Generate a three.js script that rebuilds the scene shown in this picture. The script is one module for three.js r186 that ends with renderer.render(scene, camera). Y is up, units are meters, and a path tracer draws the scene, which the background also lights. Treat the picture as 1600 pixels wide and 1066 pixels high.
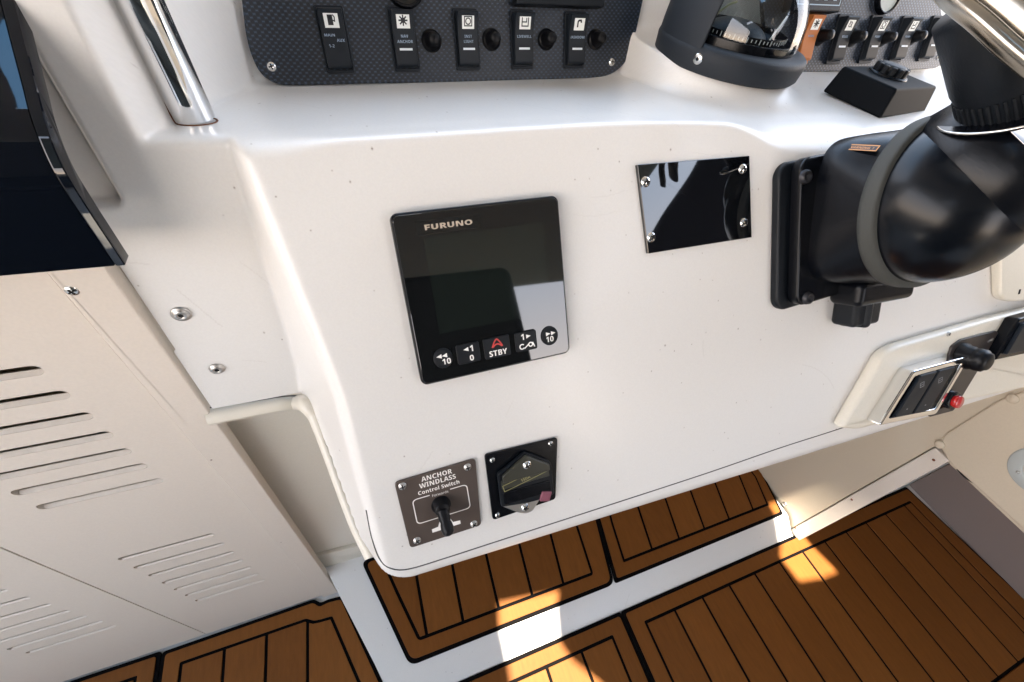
import * as THREE from 'three';
import { RoundedBoxGeometry } from 'three/addons/geometries/RoundedBoxGeometry.js';
import { mergeGeometries, mergeVertices, toCreasedNormals } from 'three/addons/utils/BufferGeometryUtils.js';
import { ImprovedNoise } from 'three/addons/math/ImprovedNoise.js';

// ------------------------------------------------------------------ camera, sky, sun, exposure
const scene = new THREE.Scene();
const V = (x, y, z) => new THREE.Vector3(x, y, z);
const EYE = V(0, 0.9, 0), FOC = 660.18;
const RIGHT = V(0.93310, 0.12956, 0.33547).normalize();
const BACK = V(-0.31907, 0.72859, 0.60610);
BACK.addScaledVector(RIGHT, -BACK.dot(RIGHT)).normalize();
const UPV = BACK.clone().cross(RIGHT);
const camera = new THREE.PerspectiveCamera(2 * Math.atan(533 / FOC) * 180 / Math.PI, 1600 / 1066, 0.02, 4000);
camera.position.copy(EYE);
camera.quaternion.setFromRotationMatrix(new THREE.Matrix4().makeBasis(RIGHT, UPV, BACK));

const renderer = new THREE.WebGLRenderer({ antialias: true });
renderer.toneMapping = THREE.LinearToneMapping;
renderer.toneMappingExposure = 8.8;
renderer.shadowMap.enabled = true;

const SUN = V(-0.10, 1.0, 0.11).normalize();
{
  const W = 512, H = 256, d = new Float32Array(W * H * 4), nz = new ImprovedNoise();
  const fbm = (x, y, z) => nz.noise(x, y, z) + 0.5 * nz.noise(2 * x, 2 * y, 2 * z) + 0.25 * nz.noise(4 * x, 4 * y, 4 * z) + 0.13 * nz.noise(8 * x, 8 * y, 8 * z);
  for (let j = 0; j < H; j++) for (let i = 0; i < W; i++) {
    const el = (j + 0.5) / H * Math.PI - Math.PI / 2, az = (i + 0.5) / W * 2 * Math.PI;
    const y = Math.sin(el), x = Math.cos(el) * Math.cos(az), z = Math.cos(el) * Math.sin(az);
    const t = Math.pow(Math.max(0, y), 0.30);
    let c = [1.98 + (0.12 - 1.98) * t, 1.47 + (0.325 - 1.47) * t, 0.96 + (0.60 - 0.96) * t];
    const n = fbm(x * 2.2 + 3, y * 5, z * 2.2 + 7);
    const cl = THREE.MathUtils.smoothstep(n, 0.1, 0.75) * THREE.MathUtils.smoothstep(y, 0.02, 0.2) * 0.15;
    c = c.map((v, k) => v + ([1.15, 1.15, 1.15][k] - v) * cl);
    if (y < 0) c = [0.35, 0.4, 0.45];
    const o = (j * W + i) * 4;
    d[o] = c[0]; d[o + 1] = c[1]; d[o + 2] = c[2]; d[o + 3] = 1;
  }
  const t = new THREE.DataTexture(d, W, H, THREE.RGBAFormat, THREE.FloatType);
  t.mapping = THREE.EquirectangularReflectionMapping; t.magFilter = THREE.LinearFilter; t.needsUpdate = true;
  scene.background = t; scene.environment = t;
  scene.backgroundIntensity = 1; scene.environmentIntensity = 1;
}
const sun = new THREE.DirectionalLight(0xfff3e0, 3.7);
sun.position.copy(SUN).multiplyScalar(6); sun.target.position.set(0, 0, 0);
sun.castShadow = true; sun.shadow.radius = 1; sun.shadow.mapSize.set(4096, 4096);
Object.assign(sun.shadow.camera, { left: -3, right: 3, top: 3, bottom: -3, near: 0.5, far: 14 });
scene.add(sun, sun.target);

// ------------------------------------------------------------------ measuring helpers
const ray = (px, py) => RIGHT.clone().multiplyScalar((px - 800) / FOC).addScaledVector(UPV, -(py - 533) / FOC).sub(BACK);
const at = (px, py, depth) => EYE.clone().addScaledVector(ray(px, py), depth);
const hit = (px, py, N, k) => { const d = ray(px, py); return EYE.clone().addScaledVector(d, (k - N.dot(EYE)) / N.dot(d)); };
const onY = (px, py, y) => hit(px, py, V(0, 1, 0), y);
const onZ = (px, py, z) => hit(px, py, V(0, 0, 1), z);
const onX = (px, py, x) => hit(px, py, V(1, 0, 0), x);
class Frame {                                   // a flat working frame: u to the right, v up the face, n out of it
  constructor(O, N, roll = 0) {
    this.O = O.clone(); this.n = N.clone().normalize();
    this.u = V(1, 0, 0).addScaledVector(this.n, -this.n.x).normalize();
    this.u.applyAxisAngle(this.n, roll); this.v = this.n.clone().cross(this.u);
    this.q = new THREE.Quaternion().setFromRotationMatrix(new THREE.Matrix4().makeBasis(this.u, this.v, this.n));
  }
  P(u, v, n = 0) { return this.O.clone().addScaledVector(this.u, u).addScaledVector(this.v, v).addScaledVector(this.n, n); }
  uv(px, py, off = 0) { const d = hit(px, py, this.n, this.n.dot(this.O) + off).sub(this.O); return [d.dot(this.u), d.dot(this.v)]; }
  loc(P) { const d = P.clone().sub(this.O); return [d.dot(this.u), d.dot(this.v), d.dot(this.n)]; }
}
let seed = 7;
const rnd = () => { seed = (seed * 1664525 + 1013904223) >>> 0; return seed / 4294967296; };
const R = Math.PI / 180;

// ------------------------------------------------------------------ naming
const used = new Map();
function numbered(name) { const n = used.get(name) || 0; used.set(name, n + 1); return n ? name + '_' + String(n).padStart(3, '0') : name; }
function thing(name, label, category, pos = V(0, 0, 0), q, group) {
  const g = new THREE.Group(); g.name = numbered(name); g.position.copy(pos); if (q) g.quaternion.copy(q);
  g.userData = { label, category }; if (group) g.userData.group = group;
  scene.add(g); return g;
}
function part(parent, name, geo, mat, label) {
  const m = new THREE.Mesh(geo, mat); m.name = name; m.castShadow = m.receiveShadow = true;
  if (label) m.userData.label = label;
  parent.add(m); return m;
}
function worldPart(parent, name, geo, mat, label) {            // geometry given in world coordinates
  parent.updateMatrixWorld(true);
  return part(parent, name, geo.applyMatrix4(parent.matrixWorld.clone().invert()), mat, label);
}
function structure(name, geo, mat, label) {
  const m = new THREE.Mesh(geo, mat); m.name = name; m.castShadow = m.receiveShadow = true;
  m.userData = { kind: 'structure', label }; scene.add(m); return m;
}

// ------------------------------------------------------------------ geometry helpers
const ni = (g) => { const q = g.index ? g.toNonIndexed() : g; for (const k of Object.keys(q.attributes)) if (!['position', 'normal', 'uv'].includes(k)) q.deleteAttribute(k); return q; };
const join = (l) => mergeGeometries(l.map(ni));
const rbox = (w, h, d, r = 0.001, x = 0, y = 0, z = 0, s = 3) => new RoundedBoxGeometry(w, h, d, s, Math.min(r, w / 2.01, h / 2.01, d / 2.01)).translate(x, y, z);
function rrect(w, h, r, cls = THREE.Shape) {
  const s = new cls(), a = w / 2, b = h / 2;
  s.moveTo(-a + r, -b); s.lineTo(a - r, -b); s.absarc(a - r, -b + r, r, -Math.PI / 2, 0); s.lineTo(a, b - r); s.absarc(a - r, b - r, r, 0, Math.PI / 2);
  s.lineTo(-a + r, b); s.absarc(-a + r, b - r, r, Math.PI / 2, Math.PI); s.lineTo(-a, -b + r); s.absarc(-a + r, -b + r, r, Math.PI, 1.5 * Math.PI);
  return s;
}
function ext(shape, depth, bevel = 0, seg = 12, bs = 3) {       // from z = 0 to z = depth
  return new THREE.ExtrudeGeometry(shape, { depth: depth - 2 * bevel, bevelEnabled: bevel > 0, bevelThickness: bevel, bevelSize: bevel, bevelOffset: -bevel, bevelSegments: bs, curveSegments: seg }).translate(0, 0, bevel);
}
const rplate = (w, h, d, r, b) => ext(rrect(w, h, r), d, b);
function roundPoly(pts, r) {                                    // polygon with rounded corners; r a number or one per corner
  const s = new THREE.Shape(), n = pts.length;
  pts.forEach((p, i) => {
    const a = pts[(i + n - 1) % n], c = pts[(i + 1) % n], rr = Array.isArray(r) ? r[i] : r;
    const va = [a[0] - p[0], a[1] - p[1]], vc = [c[0] - p[0], c[1] - p[1]], la = Math.hypot(...va), lc = Math.hypot(...vc);
    const k = Math.min(rr, la * 0.45, lc * 0.45);
    const A = [p[0] + va[0] / la * k, p[1] + va[1] / la * k], B = [p[0] + vc[0] / lc * k, p[1] + vc[1] / lc * k];
    if (i) s.lineTo(...A); else s.moveTo(...A);
    if (k > 1e-5) s.quadraticCurveTo(p[0], p[1], ...B);
  });
  s.closePath(); return s;
}
const flatSlab = (shape, y0, y1, bevel = 0) => ext(shape, y1 - y0, bevel, 8, 2).rotateX(-Math.PI / 2).translate(0, y0, 0);   // shape drawn in (x, -z)
const xz = (P) => [P.x, -P.z];
const lathe = (pts, seg = 40) => new THREE.LatheGeometry(pts.map((p) => new THREE.Vector2(p[0], p[1])), seg);   // about y
const latheZ = (pts, seg = 40) => lathe(pts, seg).rotateX(Math.PI / 2);                                        // about z (y -> z)
const tube = (pts, r, seg = 60, rs = 10, tension = 0.5) => new THREE.TubeGeometry(new THREE.CatmullRomCurve3(pts, false, 'catmullrom', tension), seg, r, rs);
const cap = (P, r) => new THREE.SphereGeometry(r, 14, 10).translate(P.x, P.y, P.z);

// ------------------------------------------------------------------ materials
const lin = (r, g, b) => new THREE.Color().setRGB(r, g, b);
const std = (c, rough, metal = 0, o = {}) => new THREE.MeshStandardMaterial({ color: lin(...c), roughness: rough, metalness: metal, ...o });
const phy = (c, rough, o = {}) => new THREE.MeshPhysicalMaterial({ color: lin(...c), roughness: rough, ...o });
function canvasTex(w, h, draw, srgb = true, rep) {
  const c = document.createElement('canvas'); c.width = w; c.height = h; const x = c.getContext('2d'); draw(x, w, h);
  const t = new THREE.CanvasTexture(c); if (srgb) t.colorSpace = THREE.SRGBColorSpace;
  t.magFilter = THREE.LinearFilter; t.anisotropy = 8;
  if (rep) { t.wrapS = t.wrapT = THREE.RepeatWrapping; t.repeat.set(...rep); }
  return t;
}
function noiseTex(n, fn, rep, srgb = false) {
  const d = new Uint8Array(n * n * 4);
  for (let j = 0; j < n; j++) for (let i = 0; i < n; i++) { const c = fn(i / n, j / n, i, j), o = (j * n + i) * 4; for (let k = 0; k < 3; k++) d[o + k] = Math.max(0, Math.min(255, (Array.isArray(c) ? c[k] : c) * 255)); d[o + 3] = 255; }
  const t = new THREE.DataTexture(d, n, n); t.wrapS = t.wrapT = THREE.RepeatWrapping; t.magFilter = THREE.LinearFilter; t.minFilter = THREE.LinearMipmapLinearFilter; t.generateMipmaps = true;
  if (srgb) t.colorSpace = THREE.SRGBColorSpace; t.repeat.set(...rep); t.needsUpdate = true; return t;
}
const PN = new ImprovedNoise();
// periodic noise
const pn = (x, y, f, s = 0) => { const a = x * 2 * Math.PI, b = y * 2 * Math.PI, r = f / 6.283; return PN.noise(Math.cos(a) * r + 7.1 + s, Math.sin(a) * r + 3.3, Math.cos(b) * r * 0.9 + 1.7 + s) * 0.6 + PN.noise(Math.cos(a) * r + s, Math.sin(b) * r + 9.2, Math.sin(a) * r + Math.cos(b) * r + 4.4) * 0.6; };

const gelSpecks = [];
for (let i = 0; i < 420; i++) gelSpecks.push([rnd(), rnd(), 0.00018 + rnd() * rnd() * 0.0004, 0.15 + rnd() * 0.45]);
const gelMap = noiseTex(1024, (() => {
  const f = new Float32Array(1024 * 1024);
  for (const [x, y, r, a] of gelSpecks) { const R0 = r * 1024 / 0.8, cx = x * 1024, cy = y * 1024, e = Math.ceil(R0 + 1); for (let j = -e; j <= e; j++) for (let i = -e; i <= e; i++) { const q = Math.max(0, Math.min(1, R0 + 0.5 - Math.hypot(i, j * 0.8))); const o = ((Math.floor(cy + j) + 1024) % 1024) * 1024 + (Math.floor(cx + i) + 1024) % 1024; f[o] = Math.max(f[o], q * a); } }
  for (let q = 0; q < 40; q++) { let x = rnd() * 1024, y = rnd() * 1024, a = rnd() * 6.3; const L = 15 + rnd() * 70, al = 0.02 + rnd() * 0.045, cu = (rnd() - 0.5) * 0.03; for (let k = 0; k < L; k++) { x += Math.cos(a); y += Math.sin(a); a += cu; const o = ((Math.floor(y) + 2048) % 1024) * 1024 + (Math.floor(x) + 2048) % 1024; f[o] = Math.max(f[o], al); } }
  return (x, y, i, j) => { const m = 0.968 + 0.016 * (rnd() - 0.5), k = f[j * 1024 + i]; return [m * (1 - k * 0.8), m * (1 - k * 0.88) * 0.995, m * (1 - k * 0.95) * 0.985]; };
})(), [1 / 0.8, 1 / 0.8], true);
const orange = noiseTex(512, (x, y) => 0.5 + 0.3 * pn(x, y, 30) + 0.2 * pn(x, y, 90, 3), [1 / 0.25, 1 / 0.25]);
const gelRough = noiseTex(512, (x, y) => 0.8 + 0.10 * (rnd() - 0.5), [1 / 0.5, 1 / 0.5]);
const plainMap = noiseTex(512, (x, y) => { const m = 0.968 + 0.02 * (rnd() - 0.5); return [m, m * 0.997, m * 0.99]; }, [1 / 0.6, 1 / 0.6], true);
const wavy = noiseTex(256, (x, y) => 0.5 + 0.45 * pn(x, y, 14, 6), [1 / 0.22, 1 / 0.22]);
const M = {
  gel: phy([0.80, 0.785, 0.765], 0.46, { map: gelMap, roughnessMap: gelRough, bumpMap: orange, bumpScale: 0.00005, clearcoat: 0.28, clearcoatRoughness: 0.2 }),
  cream: phy([0.78, 0.73, 0.63], 0.4, { map: plainMap, roughnessMap: gelRough, bumpMap: orange, bumpScale: 0.00006, clearcoat: 0.25, clearcoatRoughness: 0.25 }),
  door: phy([0.76, 0.68, 0.595], 0.5, { map: plainMap, bumpMap: orange, bumpScale: 0.00012, clearcoat: 0.12, clearcoatRoughness: 0.4 }),
  liner: phy([0.27, 0.215, 0.195], 0.6, { map: plainMap, bumpMap: orange, bumpScale: 0.0002 }),
  beige: phy([0.63, 0.54, 0.415], 0.5, { map: plainMap, bumpMap: orange, bumpScale: 0.00015, clearcoat: 0.15, clearcoatRoughness: 0.4 }),
  dark: std([0.004, 0.004, 0.005], 0.9),
  seal: std([0.10, 0.095, 0.09], 0.8),
  caulk: phy([0.0035, 0.003, 0.003], 0.85, { specularIntensity: 0.12 }),
  gloss: phy([0.002, 0.0025, 0.0035], 0.03, { ior: 1.5, bumpMap: wavy, bumpScale: 0.00002, clearcoat: 0.8, clearcoatRoughness: 0.02 }),
  acrylic: phy([0.0025, 0.004, 0.008], 0.035, { ior: 1.5, bumpMap: wavy, bumpScale: 0.00035 }),
  plastic: phy([0.0022, 0.0028, 0.0045], 0.27, { specularIntensity: 0.45, bumpMap: orange, bumpScale: 0.00008 }),
  plasticSoft: phy([0.0045, 0.0065, 0.0095], 0.42, { specularIntensity: 0.5, bumpMap: orange, bumpScale: 0.0002 }),
  rubber: phy([0.003, 0.003, 0.004], 0.4, { specularIntensity: 0.5 }),
  switchBody: phy([0.006, 0.0095, 0.0145], 0.45, { specularIntensity: 0.6 }),
  orange: std([0.50, 0.16, 0.035], 0.5),
  chrome: std([0.82, 0.82, 0.82], 0.05, 1),
  satin: std([0.36, 0.33, 0.285], 0.2, 1),
  compassBody: phy([0.012, 0.016, 0.022], 0.6, { specularIntensity: 0.8, bumpMap: orange, bumpScale: 0.0002 }),
  steel: std([0.68, 0.67, 0.64], 0.16, 1),
  steelDull: std([0.55, 0.53, 0.5], 0.34, 1),
  ring: std([0.045, 0.047, 0.043], 0.75, 0, { bumpMap: orange, bumpScale: 0.0003 }),
  white: std([0.8, 0.8, 0.78], 0.5),
  red: phy([0.45, 0.012, 0.012], 0.3, { clearcoat: 0.6 }),
  pink: std([0.22, 0.065, 0.095], 0.5),
  olive: std([0.028, 0.028, 0.019], 0.38),
  rust: std([0.16, 0.06, 0.025], 0.9),
  taupe: std([0.085, 0.064, 0.053], 0.42, 0.15),
};
const teakMaps = [0, 1, 2, 3].map((s) => noiseTex(256, (x, y) => { const v = 0.93 + 0.05 * pn(x, y * 0.999, 26, s * 5) + 0.03 * pn(x * 5 % 1, y, 22, s * 9) + 0.03 * pn(x, y, 120, s); return [v, v * 0.985, v * 0.95]; }, [1 / 0.14, 1 / 0.55], true));
const teakBump = noiseTex(256, (x, y) => 0.5 + 0.3 * pn(x, y, 60) + 0.35 * pn(x * 4 % 1, y, 10), [1 / 0.05, 1 / 0.2]);
const teakMats = [[0.215, 0.077, 0.0145], [0.197, 0.070, 0.0130], [0.230, 0.084, 0.0165], [0.207, 0.074, 0.0138]].map((c, i) => phy(c, 0.6, { specularIntensity: 0.35, map: teakMaps[i], bumpMap: teakBump, bumpScale: 0.0001 }));

// ------------------------------------------------------------------ structure: water, hull liner, cockpit, roof out of view
structure('water', new THREE.CircleGeometry(2500, 64).rotateX(-Math.PI / 2).translate(0, -1.1, 0),
  phy([0.02, 0.05, 0.06], 0.12, { bumpMap: noiseTex(512, (x, y) => 0.5 + 0.4 * pn(x, y, 12) + 0.2 * pn(x, y, 40, 4), [400, 400]), bumpScale: 0.05 }), 'dark blue green harbour water around the boat');

const FL = -0.08, PLAT = 0.03;                                   // levels: threshold floor, helm platform (cockpit sole is 0)
{
  // cockpit sole around the deck panels
  structure('cockpit_floor', join([
    flatSlab(roundPoly([[-0.062, 0.048], [1.3, 0.048], [1.3, -2.6], [-1.6, -2.6], [-1.6, -0.16], [-0.062, -0.16]], 0), -0.2, -0.005),
    flatSlab(roundPoly([[-1.6, 0.6], [1.3, 0.6], [1.3, 0.05], [-0.0621, 0.05], [-0.0621, -0.158], [-1.6, -0.158]], 0), -0.24, FL - 0.004),
  ]), M.gel, 'white moulded cockpit floor under and between the teak panels');
  // platform with its sloped nosing, left side slanting
  const prof = [[-0.52, -0.1], [-0.52, PLAT - 0.003], [-0.0875, PLAT - 0.003], [-0.084, PLAT - 0.004], [-0.081, PLAT - 0.0065], [-0.058, 0.0055], [-0.053, 0.0015], [-0.0475, 0.0008], [-0.0475, -0.1]];
  const xl = (z) => -0.121 + (z + 0.232) * (0.056 / 0.149), pos = [], N = prof.length;
  for (let i = 0; i < N; i++) {
    const a = prof[i], b = prof[(i + 1) % N], A = [xl(a[0]), a[1], a[0]], B = [xl(b[0]), b[1], b[0]], C = [0.815, b[1], b[0]], D = [0.815, a[1], a[0]];
    pos.push(...A, ...C, ...B, ...A, ...D, ...C);
  }
  for (let i = 1; i + 1 < N; i++) { const f = (k) => [xl(prof[k][0]), prof[k][1], prof[k][0]]; pos.push(...f(0), ...f(i), ...f(i + 1)); }
  const g = new THREE.BufferGeometry(); g.setAttribute('position', new THREE.Float32BufferAttribute(pos, 3));
  g.setAttribute('uv', new THREE.Float32BufferAttribute(pos.filter((_, i) => i % 3 !== 1), 2));
  structure('helm_platform', toCreasedNormals(g, 0.7), M.gel, 'low white moulded helm platform with a sloped front edge');
}

// ------------------------------------------------------------------ faux teak deck panels
const lerp2 = (a, b, t) => [a[0] + (b[0] - a[0]) * t, a[1] + (b[1] - a[1]) * t];
const isect = (a, b, c, d) => { const x1 = b[0] - a[0], y1 = b[1] - a[1], x2 = d[0] - c[0], y2 = d[1] - c[1], t = ((c[0] - a[0]) * y2 - (c[1] - a[1]) * x2) / (x1 * y2 - y1 * x2); return [a[0] + x1 * t, a[1] + y1 * t]; };
function inset(poly, d) {                                       // counter-clockwise polygon, offset inward
  const n = poly.length, L = poly.map((p, i) => { const q = poly[(i + 1) % n], l = Math.hypot(q[0] - p[0], q[1] - p[1]), nx = -(q[1] - p[1]) / l * d, ny = (q[0] - p[0]) / l * d; return [[p[0] + nx, p[1] + ny], [q[0] + nx, q[1] + ny]]; });
  return L.map((l, i) => { const k = L[(i + n - 1) % n]; return isect(k[0], k[1], l[0], l[1]); });
}
const area = (p) => p.reduce((s, a, i) => { const b = p[(i + 1) % p.length]; return s + a[0] * b[1] - b[0] * a[1]; }, 0);
const ccw = (p) => area(p) < 0 ? p.slice().reverse() : p;
function clip(poly, a, b, keepLeft) {                           // half plane clip
  const side = (p) => ((b[0] - a[0]) * (p[1] - a[1]) - (b[1] - a[1]) * (p[0] - a[0])) * (keepLeft ? 1 : -1), out = [];
  poly.forEach((p, i) => { const q = poly[(i + 1) % poly.length], sp = side(p), sq = side(q); if (sp >= 0) out.push(p); if ((sp >= 0) !== (sq >= 0)) out.push(lerp2(p, q, sp / (sp - sq))); });
  return out;
}
let plankNo = 0;
// outer and inner: world (x, z) outlines; joints: lines [[x, z], [x, z]] running fore and aft, left to right
function deckPanel(label, outer, inner, joints, y, gap = 0.0052, rad = 0.006) {
  const toS = (p) => [p[0], -p[1]];
  const O = ccw(outer.map(toS)), I = ccw(inner.map(toS));
  const c = O.reduce((s, p) => [s[0] + p[0] / O.length, s[1] + p[1] / O.length], [0, 0]);
  const t = thing('teak_deck_panel', label, 'deck panel', V(c[0], y, -c[1]), null, 'teak panels laid on the cockpit floor');
  const edge = 0.0062;  // black rim: caulk that also stands in for shade between panels
  worldPart(t, 'caulk_and_gap_shade', flatSlab(roundPoly(O, rad), y - 0.004, y + 0.0012, 0.0006), M.caulk);
  const ring = roundPoly(inset(O, edge), rad * 0.8); ring.holes.push(roundPoly(inset(I, -gap / 2), rad * 0.5));
  const mk = (s, m) => { const g = flatSlab(s, y, y + 0.003, 0.0005); return g; };
  worldPart(t, 'border', mk(ring), teakMats[plankNo++ % 4]);
  const cells = []; const II = inset(I, gap / 2);
  for (let i = 0; i <= joints.length; i++) {
    let P = II;
    if (i > 0) { const [a, b] = joints[i - 1].map(toS); const d = dirUp(a, b); P = clip(P, off(d[0], d[1], gap / 2), off2(d[0], d[1], gap / 2), false); }
    if (i < joints.length) { const [a, b] = joints[i].map(toS); const d = dirUp(a, b); P = clip(P, off(d[0], d[1], -gap / 2), off2(d[0], d[1], -gap / 2), true); }
    if (P.length > 2 && Math.abs(area(P)) > 1e-5) cells.push(P);
  }
  for (const P of cells) worldPart(t, 'plank', mk(roundPoly(P, 0.0006)), teakMats[plankNo++ % 4]);
  return t;
}
const dirUp = (a, b) => a[1] < b[1] ? [a, b] : [b, a];           // lines run towards the bow; left of them is port
const nrm = (a, b) => { const l = Math.hypot(b[0] - a[0], b[1] - a[1]); return [(b[1] - a[1]) / l, -(b[0] - a[0]) / l]; };   // to starboard
const off = (a, b, d) => { const n = nrm(a, b); return [a[0] + n[0] * d, a[1] + n[1] * d]; };
const off2 = (a, b, d) => { const n = nrm(a, b); return [b[0] + n[0] * d, b[1] + n[1] * d]; };
const pxy = (y, l) => l.map(([a, b]) => { const P = onY(a, b, y); return [P.x, P.z]; });
{
  const xs = (a, z0 = -0.4, z1 = 0.6) => a.map((x) => [[x, z0], [x, z1]]);
  deckPanel('large teak panel with long planks across the floor at lower right', [[0.3625, -0.0465], [1.213, -0.048], [1.245, 0.3185], [0.3600, 0.3185]],
    [[0.3985, -0.0155], [1.183, -0.0155], [1.188, 0.2865], [0.396, 0.2865]], xs([0.4646, 0.532, 0.6007, 0.6695, 0.7395, 0.8085, 0.8785, 0.948, 1.0165, 1.086, 1.157]), 0);
  deckPanel('teak panel in front of the white step, half sunlit, at bottom centre', [[-0.023, -0.0465], [0.3615, -0.0465], [0.359, 0.3185], [-0.023, 0.3185]],
    [[0.010, -0.0165], [0.3262, -0.0165], [0.3235, 0.2865], [0.010, 0.2865]], xs([0.058, 0.126, 0.194, 0.262]), 0);
  deckPanel('teak panel on the aft floor, past the edge of the long planks', [[0.366, 0.322], [1.243, 0.322], [1.26, 0.9], [0.366, 0.9]],
    [[0.396, 0.352], [1.19, 0.352], [1.2, 0.87], [0.396, 0.87]], xs([0.4646, 0.532, 0.6007, 0.6695, 0.7395, 0.8085, 0.8785, 0.948, 1.0165, 1.086, 1.157], 0, 1), 0);
  const jl = (y, l) => l.map(([a, b, c, d]) => pxy(y, [[a, b], [c, d]]));
  const ext2 = (L, k) => L.map(([a, b]) => [lerp2(a, b, -k), lerp2(a, b, 1 + k)]);
  deckPanel('short teak panel on the platform below the two small plates, with a sun patch', [...pxy(PLAT, [[564, 877], [640, 1041], [960, 913]]), [0.3865, -0.205], [0.3955, -0.262]],
    [...pxy(PLAT, [[620, 925], [655, 999], [925, 897], [905, 835]]), [0.340, -0.236], [-0.0345, -0.236]],
    ext2(jl(PLAT, [[667, 993, 654, 919], [724, 974, 710, 901], [779.5, 953, 763, 882.5], [831.5, 931, 815, 866], [880, 912.5, 863.5, 849]]), 1.2), PLAT, 0.0052, 0.014);
  deckPanel('short teak panel on the platform under the middle of the console', [...pxy(PLAT, [[961.5, 912], [1224, 804], [1192, 740]]), [0.852, -0.262], [0.3970, -0.262]],
    [...pxy(PLAT, [[974.7, 877], [1198.5, 789], [1180, 746]]), [0.80, -0.236], [0.424, -0.236], ...pxy(PLAT, [[956, 818]])],
    ext2(jl(PLAT, [[1019, 861, 1000, 803.5], [1060.7, 842.4, 1043.2, 791.4], [1100.5, 827.7, 1082.2, 777.9], [1138.6, 811.5, 1119.8, 763.2], [1176, 796.8, 1157.4, 751]]), 1.2), PLAT);
  const fe = pxy(FL, [[253.5, 1019], [491, 936.5], [501, 942.5], [512, 937], [536, 931]]);
  deckPanel('teak panel with a notched corner at the foot of the right louvred door', [...fe, ...pxy(FL, [[598, 1066]]), [-0.02, 0.05], [-0.4235, 0.05]],
    [...pxy(FL, [[284, 1037], [478, 969.5], [490, 973], [500, 971], [518, 966], [561, 1066]]), [-0.045, 0.02], [-0.392, 0.02]],
    [...ext2(jl(FL, [[348, 1065.9, 351.4, 1016.4], [415, 1065.9, 417.3, 991]]), 2), ...jl(FL, [[481, 1085, 481, 972]])], FL);
  deckPanel('dark cornered teak panel at the foot of the left louvred door', [[-0.80, -0.262], [-0.4250, -0.262], [-0.4250, 0.05], [-0.80, 0.05]],
    [[-0.77, -0.234], [-0.457, -0.234], [-0.457, 0.02], [-0.77, 0.02]], xs([-0.66, -0.592, -0.524]), FL);
}

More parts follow.
